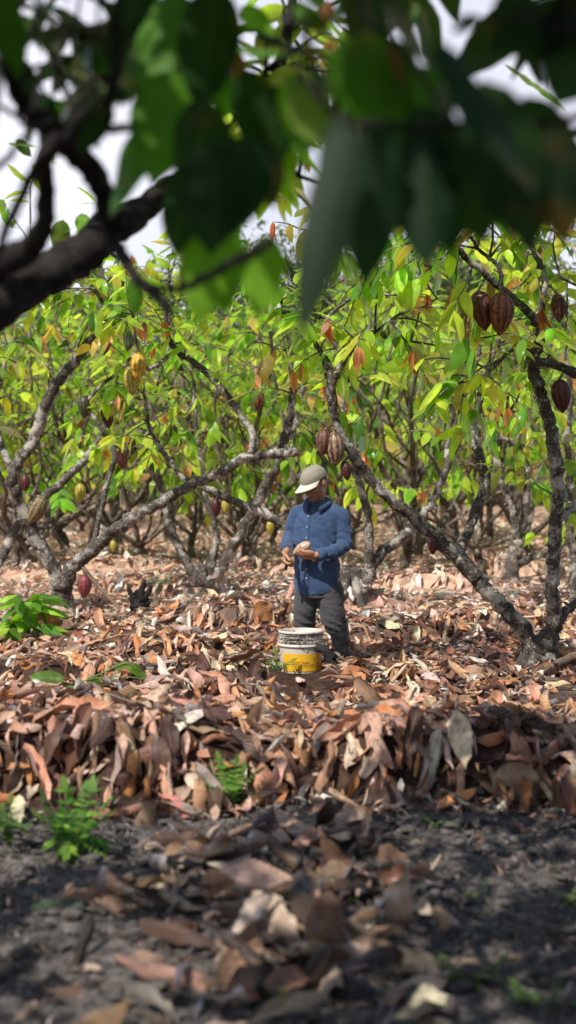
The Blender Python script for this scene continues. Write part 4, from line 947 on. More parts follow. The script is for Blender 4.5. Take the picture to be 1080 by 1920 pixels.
def worker():
    b = P(600, 1250, 11.05)
    root = empty('person', b, 'man in blue shirt, khaki cap and black boots cutting a pod beside the bucket', 'person', rz=R(-17))
    HC = np.array([-.028, -.055, 1.378]); HR = rotz(R(-26)) @ rotx(R(27)) @ roty(R(-4)); HS = 1.09
    hp = lambda p: HC + HR @ (np.asarray(p, float) * HS)
    WL, WR = np.array([.045, -.248, .850]), np.array([-.190, -.240, .872])      # the two wrists
    pm = PM()
    # trunk, arms, legs under the clothes
    pm.loft([(.60, -.015, .0, .14, .10), (.72, -.018, .0, .145, .105), (.9, -.02, 0, .145, .10), (1.05, -.02, 0, .15, .098), (1.14, -.018, .004, .13, .085), (1.2, -.015, .01, .08, .07)])
    pm.chain([(.13, .008, 1.14), (.19, 0, 1.08), (.205, -.03, .94), (.12, -.15, .868), WL], [.045, .045, .036, .032, .027])
    pm.chain([(-.16, .008, 1.15), (-.20, 0, 1.08), (-.222, -.01, .985), (-.215, -.13, .925), WR], [.045, .042, .034, .030, .027])
    pm.chain([(.065, 0, .66), (.105, -.015, .37), (.150, .0, .27), (.168, .005, .15), (.185, .012, .03)], [.085, .06, .045, .040, .034]); pm.chain([(-.10, 0, .66), (-.116, -.018, .37), (-.112, .012, .27), (-.10, .02, .15), (-.095, .025, .03)], [.085, .06, .045, .04, .034])
    pm.chain([(-.018, .015, 1.15), (-.022, -.005, 1.23), hp((0, .02, -.05))], [.062, .056, .055])
    # head
    rot = HR
    E = lambda c, r: pm.ell(hp(c), [a * HS for a in r], rot, 20, 12)
    E((0, .012, .03), (.077, .096, .086)); E((0, -.022, -.03), (.064, .072, .082)); E((0, -.060, -.092), (.030, .026, .022)); E((0, -.035, -.075), (.05, .05, .035))
    for s in (-1, 1):
        E((s * .076, .012, -.012), (.010, .022, .032)); E((s * .033, -.078, .018), (.020, .014, .010)); E((s * .045, -.062, -.025), (.022, .022, .020)); E((s * .030, -.082, .006), (.013, .011, .009))
    E((0, -.086, -.061), (.024, .010, .006)); E((0, -.084, -.071), (.021, .011, .007))
    pm.chain([hp((0, -.083, .016)), hp((0, -.098, -.006)), hp((0, -.108, -.030))], [.008, .010, .013], 10, 3); E((.012, -.094, -.032), (.009, .009, .008)); E((-.012, -.094, -.032), (.009, .009, .008))
    # hands: his left cups the pod from the right, his right works the knife at its end
    hand(pm, WL, (-1, -.12, .02), (-.05, .72, .70), 1, None, 1.12, [(.35, .75, .55), (.4, .8, .55), (.45, .85, .6), (.5, .9, .65)], thumb=np.array([-.70, .10, .72]))
    hand(pm, WR, (.12, -.42, -.88), (1, -.1, .1), 1, None, 1.08, [(.85, 1.4, .9), (.95, 1.45, .9), (1.05, 1.45, .9), (1.15, 1.4, .9)], thumb=np.array([.6, -.5, -.5]))
    def tint(co):
        c = np.ones((len(co), 3)); loc = (co - HC) @ HR / HS
        lip = np.exp(-((loc[:, 0] / .022) ** 4) - ((loc[:, 2] + .066) / .008) ** 4) * (loc[:, 1] < -.07)
        c = c * (1 - lip[:, None] * np.array([.15, .45, .4]))
        for s in (-1, 1):
            eye = np.exp(-(((loc[:, 0] - s * .030) / .013) ** 4) - ((loc[:, 2] - .005) / .0045) ** 4) * (loc[:, 1] < -.06); c = c * (1 - .85 * eye[:, None])
            br = np.exp(-(((loc[:, 0] - s * .034) / .02) ** 4) - ((loc[:, 2] - .026) / .005) ** 4) * (loc[:, 1] < -.05); c = c * (1 - .8 * br[:, None])
        st = np.exp(-((loc[:, 2] + .075) / .035) ** 4) * (loc[:, 1] < -.02) * .22; return c * (1 - st[:, None])
    pm.skin('body', .0042, M['skin'], root, 2, colf=tint)
    # shirt
    pm = PM()
    pm.loft([(.575, -.022, .0, .178, .128), (.64, -.022, -.003, .180, .132), (.75, -.022, -.01, .176, .134), (.85, -.024, -.015, .172, .136), (.95, -.024, -.012, .174, .132), (1.05, -.022, -.004, .178, .124), (1.12, -.020, .0, .172, .112), (1.18, -.018, .008, .14, .095), (1.225, -.018, .01, .09, .08), (1.255, -.02, .008, .072, .07)], 36)
    pm.chain([(.11, .008, 1.150), (.160, .004, 1.122), (.190, -.004, 1.05), (.203, -.03, .945), (.194, -.075, .893), (.13, -.165, .866), (.062, -.232, .851)], [.072, .066, .058, .055, .054, .048, .041], 16, 5)
    pm.chain([(-.13, .008, 1.155), (-.182, .004, 1.125), (-.208, 0, 1.06), (-.226, -.01, .985), (-.230, -.06, .948), (-.214, -.145, .913), (-.200, -.205, .888)], [.072, .066, .058, .054, .051, .046, .040], 16, 5)
    def wrinkle(co, no):
        out = co.copy()
        for i in range(len(co)):
            x, y, z = co[i]
            arm = 1.0 if (x > .12 or x < -.19) else .35
            f = mnoise.noise(Vector((x * 10, y * 9, z * 17 + x * 16))) * .011 * (arm + .4) + mnoise.noise(Vector((x * 7, y * 7, z * 8))) * .007 + mnoise.noise(Vector((x * 30, y * 30, z * 44))) * .0018
            f += .006 * arm * math.sin(z * 95 + x * 60 + y * 40 + 3 * mnoise.noise(Vector((x * 9, y * 9, z * 9)))) * math.exp(-((z - .93) / .09) ** 2)
            out[i] += no[i] * f
            if z < .72: out[i][2] -= (.72 - z) / .145 * (.035 * (1 - ((x + .03) / .19) ** 2) - .03 * max(0, x - .05) / .13)
        return out
    sh = pm.skin('shirt', .0085, M['shirt'], root, 3, disp=wrinkle)
    # collar, button band, cuffs, buttons
    g = Geo(); th = np.linspace(-2.75, 2.75, 34) - math.pi / 2 + math.pi; rows = []
    for t_, (rr, dz) in enumerate([(.072, .012), (.076, .038), (.088, .036), (.108, .004)]):
        pts = []
        for a in th:
            fr = .5 + .5 * math.cos(a + math.pi / 2 + math.pi)      # 1 at the front opening
            fr = abs(abs(a - math.pi / 2) / 2.75)
            drop = -.055 * fr ** 2.2 - (.030 * fr ** 4 if t_ == 3 else 0)
            pts.append([-.022 + rr * math.cos(a) * (1 + .08 * (t_ == 3)), .002 + rr * math.sin(a) * (.98 + (.12 if t_ >= 2 else 0) * fr), 1.235 + dz + drop])
        rows.append(pts)
    v = np.array(rows).reshape(-1, 3); k = len(th); i = np.arange(3)[:, None] * k; j = np.arange(k - 1)[None, :]
    g.add(v, np.stack([i + j, i + j + 1, i + k + j + 1, i + k + j], -1).reshape(-1, 4)); o = g.build('collar', M['shirt'], sh)
    md = o.modifiers.new('t', 'SOLIDIFY'); md.thickness = .004
    g = Geo(); tube(g, [(.088, -.208, .8555), (.062, -.232, .851), (.050, -.242, .8495)], [.051, .048, .046], 18, knob=.03, rg=rng); g.build('cuff', M['shirt'], sh)
    g = Geo(); tube(g, [(-.208, -.178, .902), (-.200, -.204, .887), (-.196, -.214, .881)], [.046, .044, .042], 18, knob=.03, rg=rng); g.build('cuff', M['shirt'], sh)
    def front_y(x, z):
        hit, loc, nn, idx = sh.ray_cast(Vector((x, -1, z)), Vector((0, 1, 0))); return loc.y if hit else -.13
    dgx = bpy.context.evaluated_depsgraph_get(); dgx.update()
    me = sh.data; from mathutils.bvhtree import BVHTree
    bvh = BVHTree.FromPolygons([v.co for v in me.vertices], [tuple(p.vertices) for p in me.polygons])
    def fy(x, z):
        h = bvh.ray_cast(Vector((x, -1, z)), Vector((0, 1, 0))); return h[0].y if h[0] else -.13
    g = Geo(); zs = np.linspace(1.165, .60, 44); cx = -.062; vv = []
    for z in zs:
        xx = cx + .03 * (z - .9) * .3
        for dx, off in ((-.019, -.0005), (-.017, -.006), (.017, -.006), (.019, -.0005)): vv.append([xx + dx, fy(xx + dx, z) + off, z])
    i = np.arange(43)[:, None] * 4; j = np.arange(3)[None, :]; g.add(np.array(vv), np.stack([i + j, i + j + 1, i + 5 + j, i + 4 + j], -1).reshape(-1, 4)); pk = g.build('button_band', M['shirt'], sh)
    for z in (1.13, 1.05, .97, .74, .67):
        xx = cx + .03 * (z - .9) * .3; g = Geo(); y0 = fy(xx, z) - .0065
        tube(g, [(xx, y0, z), (xx, y0 - .003, z)], [.006, .0055], 10); g.build('button', M['button'], pk)
    # trousers
    pm = PM()
    pm.loft([(.52, -.015, .0, .158, .118), (.60, -.018, .0, .160, .118), (.68, -.02, 0, .150, .11)], 30)
    pm.chain([(.075, 0, .58), (.092, -.012, .46), (.105, -.018, .37), (.135, .0, .29)], [.105, .098, .089, .080], 20, 6)
    pm.chain([(-.095, 0, .58), (-.112, -.012, .46), (-.118, -.020, .37), (-.115, .01, .27)], [.102, .093, .084, .076], 20, 6)
    def wr2(co, no):
        out = co.copy()
        for i in range(len(co)):
            x, y, z = co[i]; f = mnoise.noise(Vector((x * 9, y * 9, z * 16 + x * 14))) * .011 + mnoise.noise(Vector((x * 25, y * 25, z * 40))) * .003
            f += .005 * math.sin(z * 110 + x * 50) * math.exp(-((z - .31) / .05) ** 2); out[i] += no[i] * f
        return out
    tr = pm.skin('trousers', .009, M['trouser'], root, 3, disp=wr2)
    # boots
    for pts in ([(.135, .0, .335), (.150, .0, .27), (.168, .005, .15), (.185, .012, .02), (.188, .012, -.06)], [(-.118, .01, .335), (-.112, .012, .27), (-.10, .02, .15), (-.095, .025, .02), (-.095, .02, -.06)]):
        pm = PM(); a = np.array(pts[-1]); pm.chain(pts, [.080, .074, .064, .056, .058], 18, 5)
        pm.chain([a + [0, .02, 0], a + [-.02, -.08, .0], a + [-.045, -.17, -.008]], [.056, .052, .046], 14, 4)
        bt = pm.skin('boot', .008, M['boot'], root, 3, disp=lambda co, no: co + no * np.array([[mnoise.noise(Vector((c[0] * 14, c[1] * 14, c[2] * 22))) * .006] for c in co]))
        g = Geo(); top = np.array(pts[0]); tube(g, [top + [0, 0, .006], top + [0, 0, .022], top + [0, 0, .030]], [.083, .085, .081], 24, knob=.02, rg=rng, cap=False); g.build('boot_cuff', M['boot'], bt)
    # cap: domed panels, band seam, button, bill
    g = Geo(); n, k = 12, 40; vv = []
    for i in range(n + 1):
        a = math.pi / 2 * (1 - i / n); 
        for j in range(k):
            t = 2 * math.pi * j / k; seam = 1 - .010 * abs(math.cos(t * 3)) ** 30
            r = max(math.cos(a), .01) ** .9 * seam; zz = .084 * math.sin(a) ** .92 if i < n else -.012
            vv.append(hp(((.084 * r) * math.cos(t), .010 + .103 * r * math.sin(t), .034 + zz)))
    i = np.arange(n)[:, None] * k; j = np.arange(k)[None, :]; j2 = (j + 1) % k
    g.add(np.array(vv), np.stack([i + j, i + k + j, i + k + j2, i + j2], -1).reshape(-1, 4)); cp = g.build('cap', M['cap'], root)
    md = cp.modifiers.new('t', 'SOLIDIFY'); md.thickness = .004
    g = Geo(); vv = []; nu, nv = 20, 8
    for iv in range(nv + 1):
        f = iv / nv
        for iu in range(nu + 1):
            a = -1.25 + 2.5 * iu / nu; ex = f * .094 * (math.cos(a * 1.05) ** .7 if abs(a * 1.05) < 1.57 else 0)
            x = .085 * math.sin(a) * (1 + .02 * f); y = .010 - .103 * math.cos(a) - ex
            vv.append(hp((x, y, .026 - .10 * ex - .16 * f * (x / .089) ** 2 * .16)))
    i = np.arange(nv)[:, None] * (nu + 1); j = np.arange(nu)[None, :]
    g.add(np.array(vv), np.stack([i + j, i + j + 1, i + nu + 2 + j, i + nu + 1 + j], -1).reshape(-1, 4)); bl = g.build('bill', M['bill'], cp)
    md = bl.modifiers.new('t', 'SOLIDIFY'); md.thickness = .005; md.offset = 0
    g = Geo(); g2 = [hp((.0835 * math.cos(t), .010 + .1025 * math.sin(t), .036)) for t in np.linspace(0, 2 * math.pi, 48)]; tube(g, g2, .0022, 6, cap=False); g.build('seam_band', M['cap'], cp)
    g = Geo(); tube(g, [hp((0, .01, .116)), hp((0, .01, .122))], [.008, .006], 10); g.build('top_button', M['cap'], cp)
    for t in (-.9, -2.2, -.1, .9):
        p0 = hp((.083 * math.cos(t) * .80, .010 + .102 * math.sin(t) * (.80), .086)); d0 = norm(p0 - HC); g = Geo(); tube(g, [p0 - d0 * .004, p0 + d0 * .003], [.0035, .0035], 8); g.build('eyelet', M['grip'], cp)
    # short hair showing under the cap
    g = Geo(); n, k = 6, 40; vv = []
    for i in range(n + 1):
        f = i / n
        for j in range(k):
            t = 2 * math.pi * j / k; bk = .5 + .5 * math.sin(t); low = .02 - f * (.010 + .050 * sstep(.35, .8, bk))
            vv.append(hp((.0805 * math.cos(t) * (1 - .12 * f), .012 + .098 * math.sin(t) * (1 - .14 * f) + .0, low)))
    i = np.arange(n)[:, None] * k; j = np.arange(k)[None, :]; j2 = (j + 1) % k
    g.add(np.array(vv), np.stack([i + j, i + k + j, i + k + j2, i + j2], -1).reshape(-1, 4)); g.build('hair', M['hair'], root)
    # pod and knife in his hands
    W0 = np.array(b)
    RZ = rotz(R(-17)); pc = W0 + RZ @ np.array([-.078, -.226, .893]); ax = RZ @ norm([.84, .0, .50])
    pr = empty('cocoa_pod', pc, 'pale husked cocoa pod held in the worker\'s hands', 'cocoa pod')
    g = Geo(); v, q, c = pod_geo(.165, .042, 77, .05); v = v + [0, 0, .0825]; rot = np.array(Vector(ax).to_track_quat('Z', 'Y').to_matrix()); g.add(v @ rot.T, q, c=c); g.build('husk', PODM['husk'], pr)
    kb = W0 + RZ @ np.array([-.158, -.292, .815]); kn = empty('knife', kb, 'short dark knife in the worker\'s right hand against the pod', 'knife')
    kd = norm([.30, -.10, .95]); g = Geo(); tube(g, [-kd * .075, -kd * .02, kd * .02], [.012, .013, .011], 10); g.build('handle', M['grip'], kn)
    g = Geo(); sd = norm(np.cross(kd, [0, 1, 0])); vv = []
    for s_, w_ in ((.02, .011), (.05, .013), (.09, .011), (.115, .002)):
        for a_, t_ in ((-1, .0004), (0, .0014), (1, .0004)): vv += [kd * s_ + sd * w_ * a_ + np.array([0, -t_, 0]), kd * s_ + sd * w_ * a_ + np.array([0, t_, 0])]
    vv = np.array(vv); Q = []
    for r_ in range(3):
        o_ = r_ * 6
        for aa, bb in ((0, 2), (2, 4)): Q.append([o_ + aa, o_ + bb, o_ + 6 + bb, o_ + 6 + aa]); Q.append([o_ + bb + 1, o_ + aa + 1, o_ + 7 + aa, o_ + 7 + bb])
    g.add(vv, Q); g.build('blade', M['steel'], kn)
worker()

# ------------------------------------------------------------------ bucket
def bucket_mats():
    def mk(name, base, dirt, thr, sc, rough=.45, squash=1.0):
        m, nt, out, nd, ln = mat(name); tc = nd('TexCoord'); mp = nd('Mapping'); mp.inputs['Scale'].default_value = (1, 1, squash); ln(tc.outputs['Object'], mp.inputs[0])
        n1 = nd('TexNoise', Scale=sc, Detail=8.0, Roughness=.75); ln(mp.outputs[0], n1.inputs['Vector'])
        n2 = nd('TexNoise', Scale=8.0, Detail=5.0); ln(tc.outputs['Object'], n2.inputs['Vector'])
        f = ramp(nd, ln, mathn(nd, ln, 'ADD', n1.outputs[0], mathn(nd, ln, 'MULTIPLY', mathn(nd, ln, 'SUBTRACT', n2.outputs[0], .5), .5)), [(thr, 0.0), (thr + .09, 1.0)])
        c = mixc(nd, ln, f, base, dirt); p = nd('BsdfPrincipled', Roughness=rough); ln(c, p.inputs['Base Color']); ln(p.outputs[0], out.inputs[0]); return m
    return (mk('grimy_white_plastic', (.62, .57, .48), (.26, .19, .13), .54, 34), mk('filthy_rim_plastic', (.60, .56, .49), (.045, .038, .032), .45, 70, squash=1.6),
            mk('yellow_label', (.86, .47, .02), (.56, .30, .04), .57, 22, squash=2.0), mk('clean_rim', (.60, .56, .50), (.30, .24, .19), .55, 40), mk('label_print', (.33, .20, .03), (.50, .30, .05), .5, 90))
def bucket():
    BW, BR_, BY, BC, BP = bucket_mats(); d = 10.6; b = P(564, 1262, d); k = F / d; b[2] = float(gz(b[0], b[1]))
    zz = lambda py: CH + (HY - py) / k - b[2]
    root = empty('bucket', b, 'grimy white plastic bucket with a yellow lower label standing in dry leaves by the worker', 'bucket')
    def lathe(prof, name, m, par, k_=48):
        g = Geo(); th = np.linspace(0, 2 * np.pi, k_, endpoint=False); v = np.concatenate([np.stack([r * np.cos(th), r * np.sin(th), np.full(k_, z)], -1) for r, z in prof])
        i = np.arange(len(prof) - 1)[:, None] * k_; j = np.arange(k_)[None, :]; j2 = (j + 1) % k_
        g.add(v, np.stack([i + j, i + j2, i + k_ + j2, i + k_ + j], -1).reshape(-1, 4)); return g.build(name, m, par)
    R0 = 41.5 / k
    lathe([(.01, .0), (R0 * .92, .0), (R0 * .93, .005), (R0 * .965, zz(1207)), (R0 * .965, zz(1184)), (R0 * .93, zz(1184)), (R0 * .84, .012), (.01, .012)], 'body', BW, root)
    rm = lathe([(R0 * .955, zz(1185.5)), (R0 * 1.02, zz(1185.5)), (R0 * 1.025, zz(1184)), (R0 * 1.02, zz(1181.5)), (R0 * .95, zz(1180.8)), (R0 * .925, zz(1182.5)), (R0 * .93, zz(1186))], 'rim', BC, root)
    for (a, c_) in ((1186.2, 1190.5), (1192, 1197.5), (1199, 1204)):
        lathe([(R0 * .95, zz(c_)), (R0 * .985, zz(c_)), (R0 * .99, zz(c_) + .003), (R0 * .99, zz(a) - .003), (R0 * .985, zz(a)), (R0 * .95, zz(a))], 'rib', BR_, root)
    lathe([(R0 * .95, zz(1211)), (R0 * 1.01, zz(1210.5)), (R0 * 1.015, zz(1208.5)), (R0 * 1.01, zz(1206)), (R0 * .95, zz(1205.5))], 'flange', BC, root)
    # yellow label wrapped round the front, with two worn lines of unreadable print
    def wrap(name, a0, a1, z0, z1, m, par, off):
        g = Geo(); n = 30; vv = []
        for i in range(n + 1):
            a = a0 + (a1 - a0) * i / n
            for z in (z0, z1):
                r = R0 * (.93 + .035 * (z - .005) / (zz(1207) - .005)) + off; vv.append([r * math.cos(a), r * math.sin(a), z])
        i = np.arange(n) * 2; g.add(np.array(vv), np.stack([i, i + 2, i + 3, i + 1], -1)); return g.build(name, m, par)
    lb = wrap('label', -math.pi + .62, -.12, .02, zz(1222), BY, root, .0022)
    g_ = [(-2.0, -1.62, zz(1238), zz(1236.6)), (-1.55, -1.2, zz(1238), zz(1236.6)), (-2.1, -1.3, zz(1241.6), zz(1240.6)), (-1.2, -.8, zz(1241.6), zz(1240.6)), (-2.0, -.55, zz(1245), zz(1244.2))]
    for a in g_: wrap('print_line', a[0], a[1], a[2], a[3], BP, lb, .0045)
    hp_ = [[math.cos(a) * R0 * 1.02, -.02 - math.sin(a - math.pi) * 0 + -R0 * .35 * math.sin(a), zz(1209) - .11 * math.sin(a)] for a in np.linspace(math.pi, 0, 15)]
    hp_ = [[math.cos(a) * R0 * 1.03, .75 * R0 * math.sin(a) + .0, zz(1209) - .12 * math.sin(a)] for a in np.linspace(math.pi, 0, 15)]
    g = Geo(); tube(g, hp_, .0028, 8); g.build('handle', M['steel'], root)
    for s in (-1, 1):
        g = Geo(); tube(g, [(s * R0 * .98, 0, zz(1209)), (s * R0 * 1.05, 0, zz(1209))], [.014, .012], 12); g.build('handle_lug', BC, root)
bucket()

# ------------------------------------------------------------------ sticks, stump
def stick(rows, d0, d1, label, m='stick', name='stick', twigs=0, seed=0, cat='stick', group=None):
    rg = np.random.default_rng(500 + seed); p4 = px_limb(rows, d0, d1); o = p4[0, :3].copy(); root = empty(name, o, label, cat, group)
    g = Geo(); c = limb_geo(g, p4, rg, 6, 8, .004, .10); g.build('shaft', M[m], root, o)
    for _ in range(twigs):
        i = rg.integers(2, len(c) - 2); dd = norm(rg.normal(0, 1, 3) + [0, -.3, .2]); g = Geo()
        tube(g, np.array([c[i, :3], c[i, :3] + dd * .05, c[i, :3] + dd * .1 + rg.normal(0, .015, 3)]), np.array([.5, .35, .2]) * c[i, 3], 6); g.build('twig', M[m], root, o)
gd = lambda py, h=0.0: F * (CH - h) / (py - HY)
stick([(752, 1442, 5), (800, 1470, 6), (850, 1492, 6), (902, 1523, 7)], 6.75, 6.1, 'straight grey stick lying down the leaf bank at right', seed=1)
stick([(408, 1352, 5), (445, 1355, 10), (480, 1358, 9), (505, 1366, 8)], 7.1, 7.0, 'short stout grey broken stick lying in the left centre leaves', seed=2)
stick([(-20, 1338, 6), (50, 1350, 6), (95, 1378, 5), (140, 1420, 3)], 7.3, 6.7, 'thin arched dry twig crossing the leaves at the left edge', twigs=2, seed=3)
stick([(640, 1352, 3), (760, 1348, 4), (850, 1355, 4), (960, 1362, 3), (1090, 1390, 2)], 7.0, 6.9, 'long thin dry twig lying level across the top of the right bank', twigs=3, seed=4)
stick([(85, 985, 4), (135, 1040, 4), (190, 1105, 4), (242, 1158, 4)], 15.4, 14.7, 'thin brown stick leaning beside the left forked trunk', seed=5)
stick([(594, 1214, 7), (612, 1222, 9), (625, 1245, 9), (640, 1270, 5)], 10.5, 10.35, 'blackened broken stick propped against the right of the bucket', m='char', twigs=2, seed=6)
stick([(985, 1288, 6), (1020, 1262, 8), (1055, 1240, 9), (1100, 1222, 8)], 10.2, 10.4, 'fallen grey branch on the ground right of the big trunk', twigs=3, seed=7)
stick([(930, 1275, 7), (975, 1285, 9), (1030, 1278, 10), (1075, 1292, 8)], 9.9, 9.9, 'lichened root of fallen wood lying in front of the big trunk', twigs=2, seed=8)
stick([(200, 1300, 2), (290, 1330, 3), (400, 1355, 3), (520, 1395, 2)], 8.0, 7.0, 'long thin twig running through the left centre leaves', twigs=2, seed=9)
stick([(720, 1425, 3), (780, 1290, 3), (700, 1345, 3)][:2], 6.9, 7.3, 'slim upright dry twig poking from the right bank', seed=10)
stick([(250, 1900, 16), (280, 1850, 15), (318, 1800, 12)], 4.0, 4.3, 'blurred pale stick lying in the front soil at lower left', seed=11)
stick([(800, 1810, 6), (880, 1805, 7), (960, 1800, 7), (1010, 1780, 5)], 4.3, 4.3, 'blurred dark twig on the soil at lower right', seed=12)
stick([(20, 1500, 8), (90, 1480, 8), (140, 1455, 7)], 6.45, 6.6, 'grey curved stick at the foot of the bank at left', seed=13)

def stump():
    rg = np.random.default_rng(91); d = 14.6; b = P(262, 1150, d); b[2] = float(gz(b[0], b[1])) ; k = F / d
    root = empty('stump', b, 'jagged blackened tree stump with a split top among the leaves at left', 'stump')
    g = Geo(); limb_geo(g, np.array([[0, 0, -.1, .13], [.0, 0, .08, .10], [-.01, 0, .18, .075], [.0, 0, .24, .035]]) , rg, 6, 14, .006, .16); g.build('base', M['char'], root)
    for (dx, dz, r) in ((-.12, .30, .030), (.03, .36, .034), (.09, .30, .028)):
        g = Geo(); limb_geo(g, np.array([[dx * .2, 0, .06, r * 1.5], [dx * .6, -.01, dz * .6, r * 1.2], [dx * 1.1 + .02, -.02, dz, r * .5]]), rg, 5, 8, .006, .15); g.build('splinter', M['char'], root)
    g = Geo(); limb_geo(g, np.array([[.10, -.06, -.02, .05], [.17, -.08, .10, .04], [.15, -.05, .24, .012]]), rg, 5, 8, .006, .15); g.build('pale_split', M['stick'], root)
stump()

# ------------------------------------------------------------------ single dry leaves that stand out
def dryleaf(bx, by, tx, ty, w, d, col, label, roll=.7, bend=-.3, nr=(0, -1, .6), twist=.2, wav=.08, d2=None):
    rg = np.random.default_rng(int(bx * 7 + by)); b = P(bx, by, d); t = P(tx, ty, d2 or d); v = t - b; L = np.linalg.norm(v) * (1 + .04 * abs(bend)); g = Geo()
    root = empty('dry_leaf', b, label, 'leaf', 'single dry leaves that stand out')
    leaves(g, [0, 0, 0], v, nr, L, w / F * d, bend, roll, twist, wav, col, 16, 8, 0, rg); g.build('blade', M['dry'], root)
    g = Geo(); dv = norm(v); tube(g, np.array([dv * .01, -dv * .02, -dv * .045 + [0, 0, .008]]), [.0022, .002, .0025], 6); g.build('leaf_stalk', M['stick'], root)
PB = (.42, .27, .19)
dryleaf(950, 1430, 985, 1525, 92, 6.32, (.44, .31, .22), 'broad pale veined dry leaf on the right end of the bank', .5, -.3, (-.2, -1, .5))
dryleaf(1005, 1440, 1022, 1525, 50, 6.36, (.24, .14, .09), 'dark ribbed dry leaf folded against the broad pale one', 1.0, -.3, (.5, -1, .3))
dryleaf(140, 1480, 258, 1420, 62, 6.45, (.28, .17, .115), 'long brown leaf lying flat at the left foot of the bank', .5, -.5, (0, -.9, .8))
dryleaf(665, 1272, 722, 1332, 34, 8.6, (.50, .33, .22), 'long pale curled leaf slanting down right of the bucket', 1.3, -.3, (-.5, -1, .5))
dryleaf(288, 1318, 205, 1348, 34, 7.9, (.40, .19, .09), 'orange brown curled leaf jutting out at left centre', 1.1, .5, (0, -.8, 1))
dryleaf(520, 1540, 600, 1530, 64, 6.2, (.46, .32, .25), 'pinkish flat leaf where the bank meets the soil', .4, -.3, (0, -.5, 1))
dryleaf(690, 1530, 850, 1525, 44, 6.25, (.42, .29, .22), 'long pinkish leaf at the foot of the bank right of centre', .7, -.2, (0, -.6, 1))
dryleaf(690, 1610, 795, 1625, 70, 5.4, (.24, .14, .09), 'shaded brown leaf on the right of the front heap', .6, -.6, (0, -.8, .8))
dryleaf(640, 1860, 590, 1740, 80, 4.2, (.22, .125, .08), 'upright blurred brown leaf at the bottom of the front heap', .6, .2, (.1, -1, .2))
dryleaf(200, 1730, 365, 1700, 66, 4.75, (.40, .28, .21), 'large pale arched leaf at the left of the front heap', .8, -.9, (0, -.8, .8))
dryleaf(410, 1780, 545, 1715, 60, 4.5, (.36, .22, .15), 'arched tan leaf in the middle of the front heap', .8, -.7, (0, -.8, .8))
dryleaf(80, 1140, 108, 1210, 44, 12.6, (.34, .15, .075), 'rust coloured leaf hanging beside the green sapling at left', .8, -.3, (.2, -1, .3))
dryleaf(480, 1130, 512, 1165, 34, 12.4, (.42, .19, .08), 'orange leaf standing on edge left of the worker\'s legs', .6, -.3, (-.2, -1, .3))
dryleaf(745, 1240, 830, 1385, 40, 6.95, (.33, .20, .14), 'folded leaf draped over the crest of the right bank', 1.3, -.5, (-.4, -1, .6)) if False else None
dryleaf(130, 1440, 75, 1480, 40, 6.5, (.20, .12, .08), 'dark folded leaf at the left edge of the bank', .9, -.4, (0, -1, .4))
dryleaf(600, 1460, 650, 1500, 36, 6.5, (.44, .30, .22), 'pale twisted leaf in the middle of the bank', 1.0, -.4, (.3, -1, .5), .8)
dryleaf(660, 1650, 600, 1560, 46, 5.0, (.30, .18, .12), 'tall brown leaf standing up in the front heap', .8, .3, (-.3, -1, .3))

# ------------------------------------------------------------------ green plants on the floor
def plant(name, px, py, d, label, cat, build, mat_='weed', group=None):
    b = P(px, py, d); root = empty(name, b, label, cat, group); rg = np.random.default_rng(int(px * 3 + py)); g = Geo(); gs = Geo()
    build(g, gs, rg, F / d); g.build('leaves', M[mat_], root)
    if gs.n: gs.build('stem', M['weed_stem'], root)
M['weed_stem'] = plain('green_stem', (.13, .20, .05), .6, 60, .2, .1)

def sapling(g, gs, rg, k):
    for _ in range(9):
        a = rg.uniform(-1.6, 1.3); tip = np.array([a * .15 + rg.normal(0, .05), rg.normal(0, .12), rg.uniform(.15, .42)]); pts = spline([[0, 0, -.05, 0], [*(tip * .5 + [0, 0, .06]), 0], [*tip, 0]], 4)[:, :3]
        tube(gs, pts, np.linspace(.008, .003, len(pts)), 6)
        for s in range(6):
            dd = norm(np.array([rg.normal(.2, .8), -.5 + rg.normal(0, .5), rg.normal(-.25, .35)])); leaves(g, pts[-1 - s % 4], dd, [rg.normal(0, .3), -.5, 1], rg.uniform(.22, .34), rg.uniform(.07, .10), -rg.uniform(.3, 1.0), -.4, 0, .03, pick([(.18, .36, .04), (.09, .22, .03), (.30, .48, .06)], [.4, .3, .3], 1, rg), 8, 4, 0, rg)
plant('sapling', 48, 1205, 12.6, 'bright green cocoa sapling with long drooping leaves at the left edge', 'plant', sapling, 'leaf')
def shoot(g, gs, rg, k):
    q = lambda px, py: np.array([(px - 90) / k, -.02, (1325 - py) / k])
    for rows in ([(90, 1325), (130, 1290), (175, 1272), (230, 1268), (290, 1275)], [(130, 1290), (190, 1262), (240, 1242), (268, 1250)]):
        pts = spline([[*q(*r), 0] for r in rows], 4)[:, :3]; tube(gs, pts, np.linspace(.006, .003, len(pts)), 6)
    for (a, c, w, col, nr) in (((122, 1278), (55, 1262), 40, (.10, .20, .03), (0, -.9, .7)), ((92, 1300), (18, 1308), 34, (.12, .17, .10), (0, -.5, 1)), ((95, 1318), (160, 1338), 32, (.09, .16, .08), (0, -.6, 1)), ((165, 1270), (192, 1292), 28, (.16, .28, .03), (0, -1, .4)),
                         ((182, 1268), (172, 1300), 26, (.14, .26, .03), (0, -1, .4)), ((140, 1285), (115, 1295), 22, (.08, .18, .03), (0, -1, .5)), ((232, 1246), (285, 1270), 14, (.14, .26, .04), (0, -.9, .6)), ((215, 1255), (240, 1238), 14, (.10, .2, .03), (0, -.9, .6)), ((250, 1245), (265, 1272), 16, (.12, .24, .03), (0, -1, .5))):
        p0, p1 = q(*a), q(*c); leaves(g, p0, p1 - p0, nr, np.linalg.norm(p1 - p0) * 1.03, w / k, -.3, -.3, 0, .03, col, 10, 4, 0, rg)
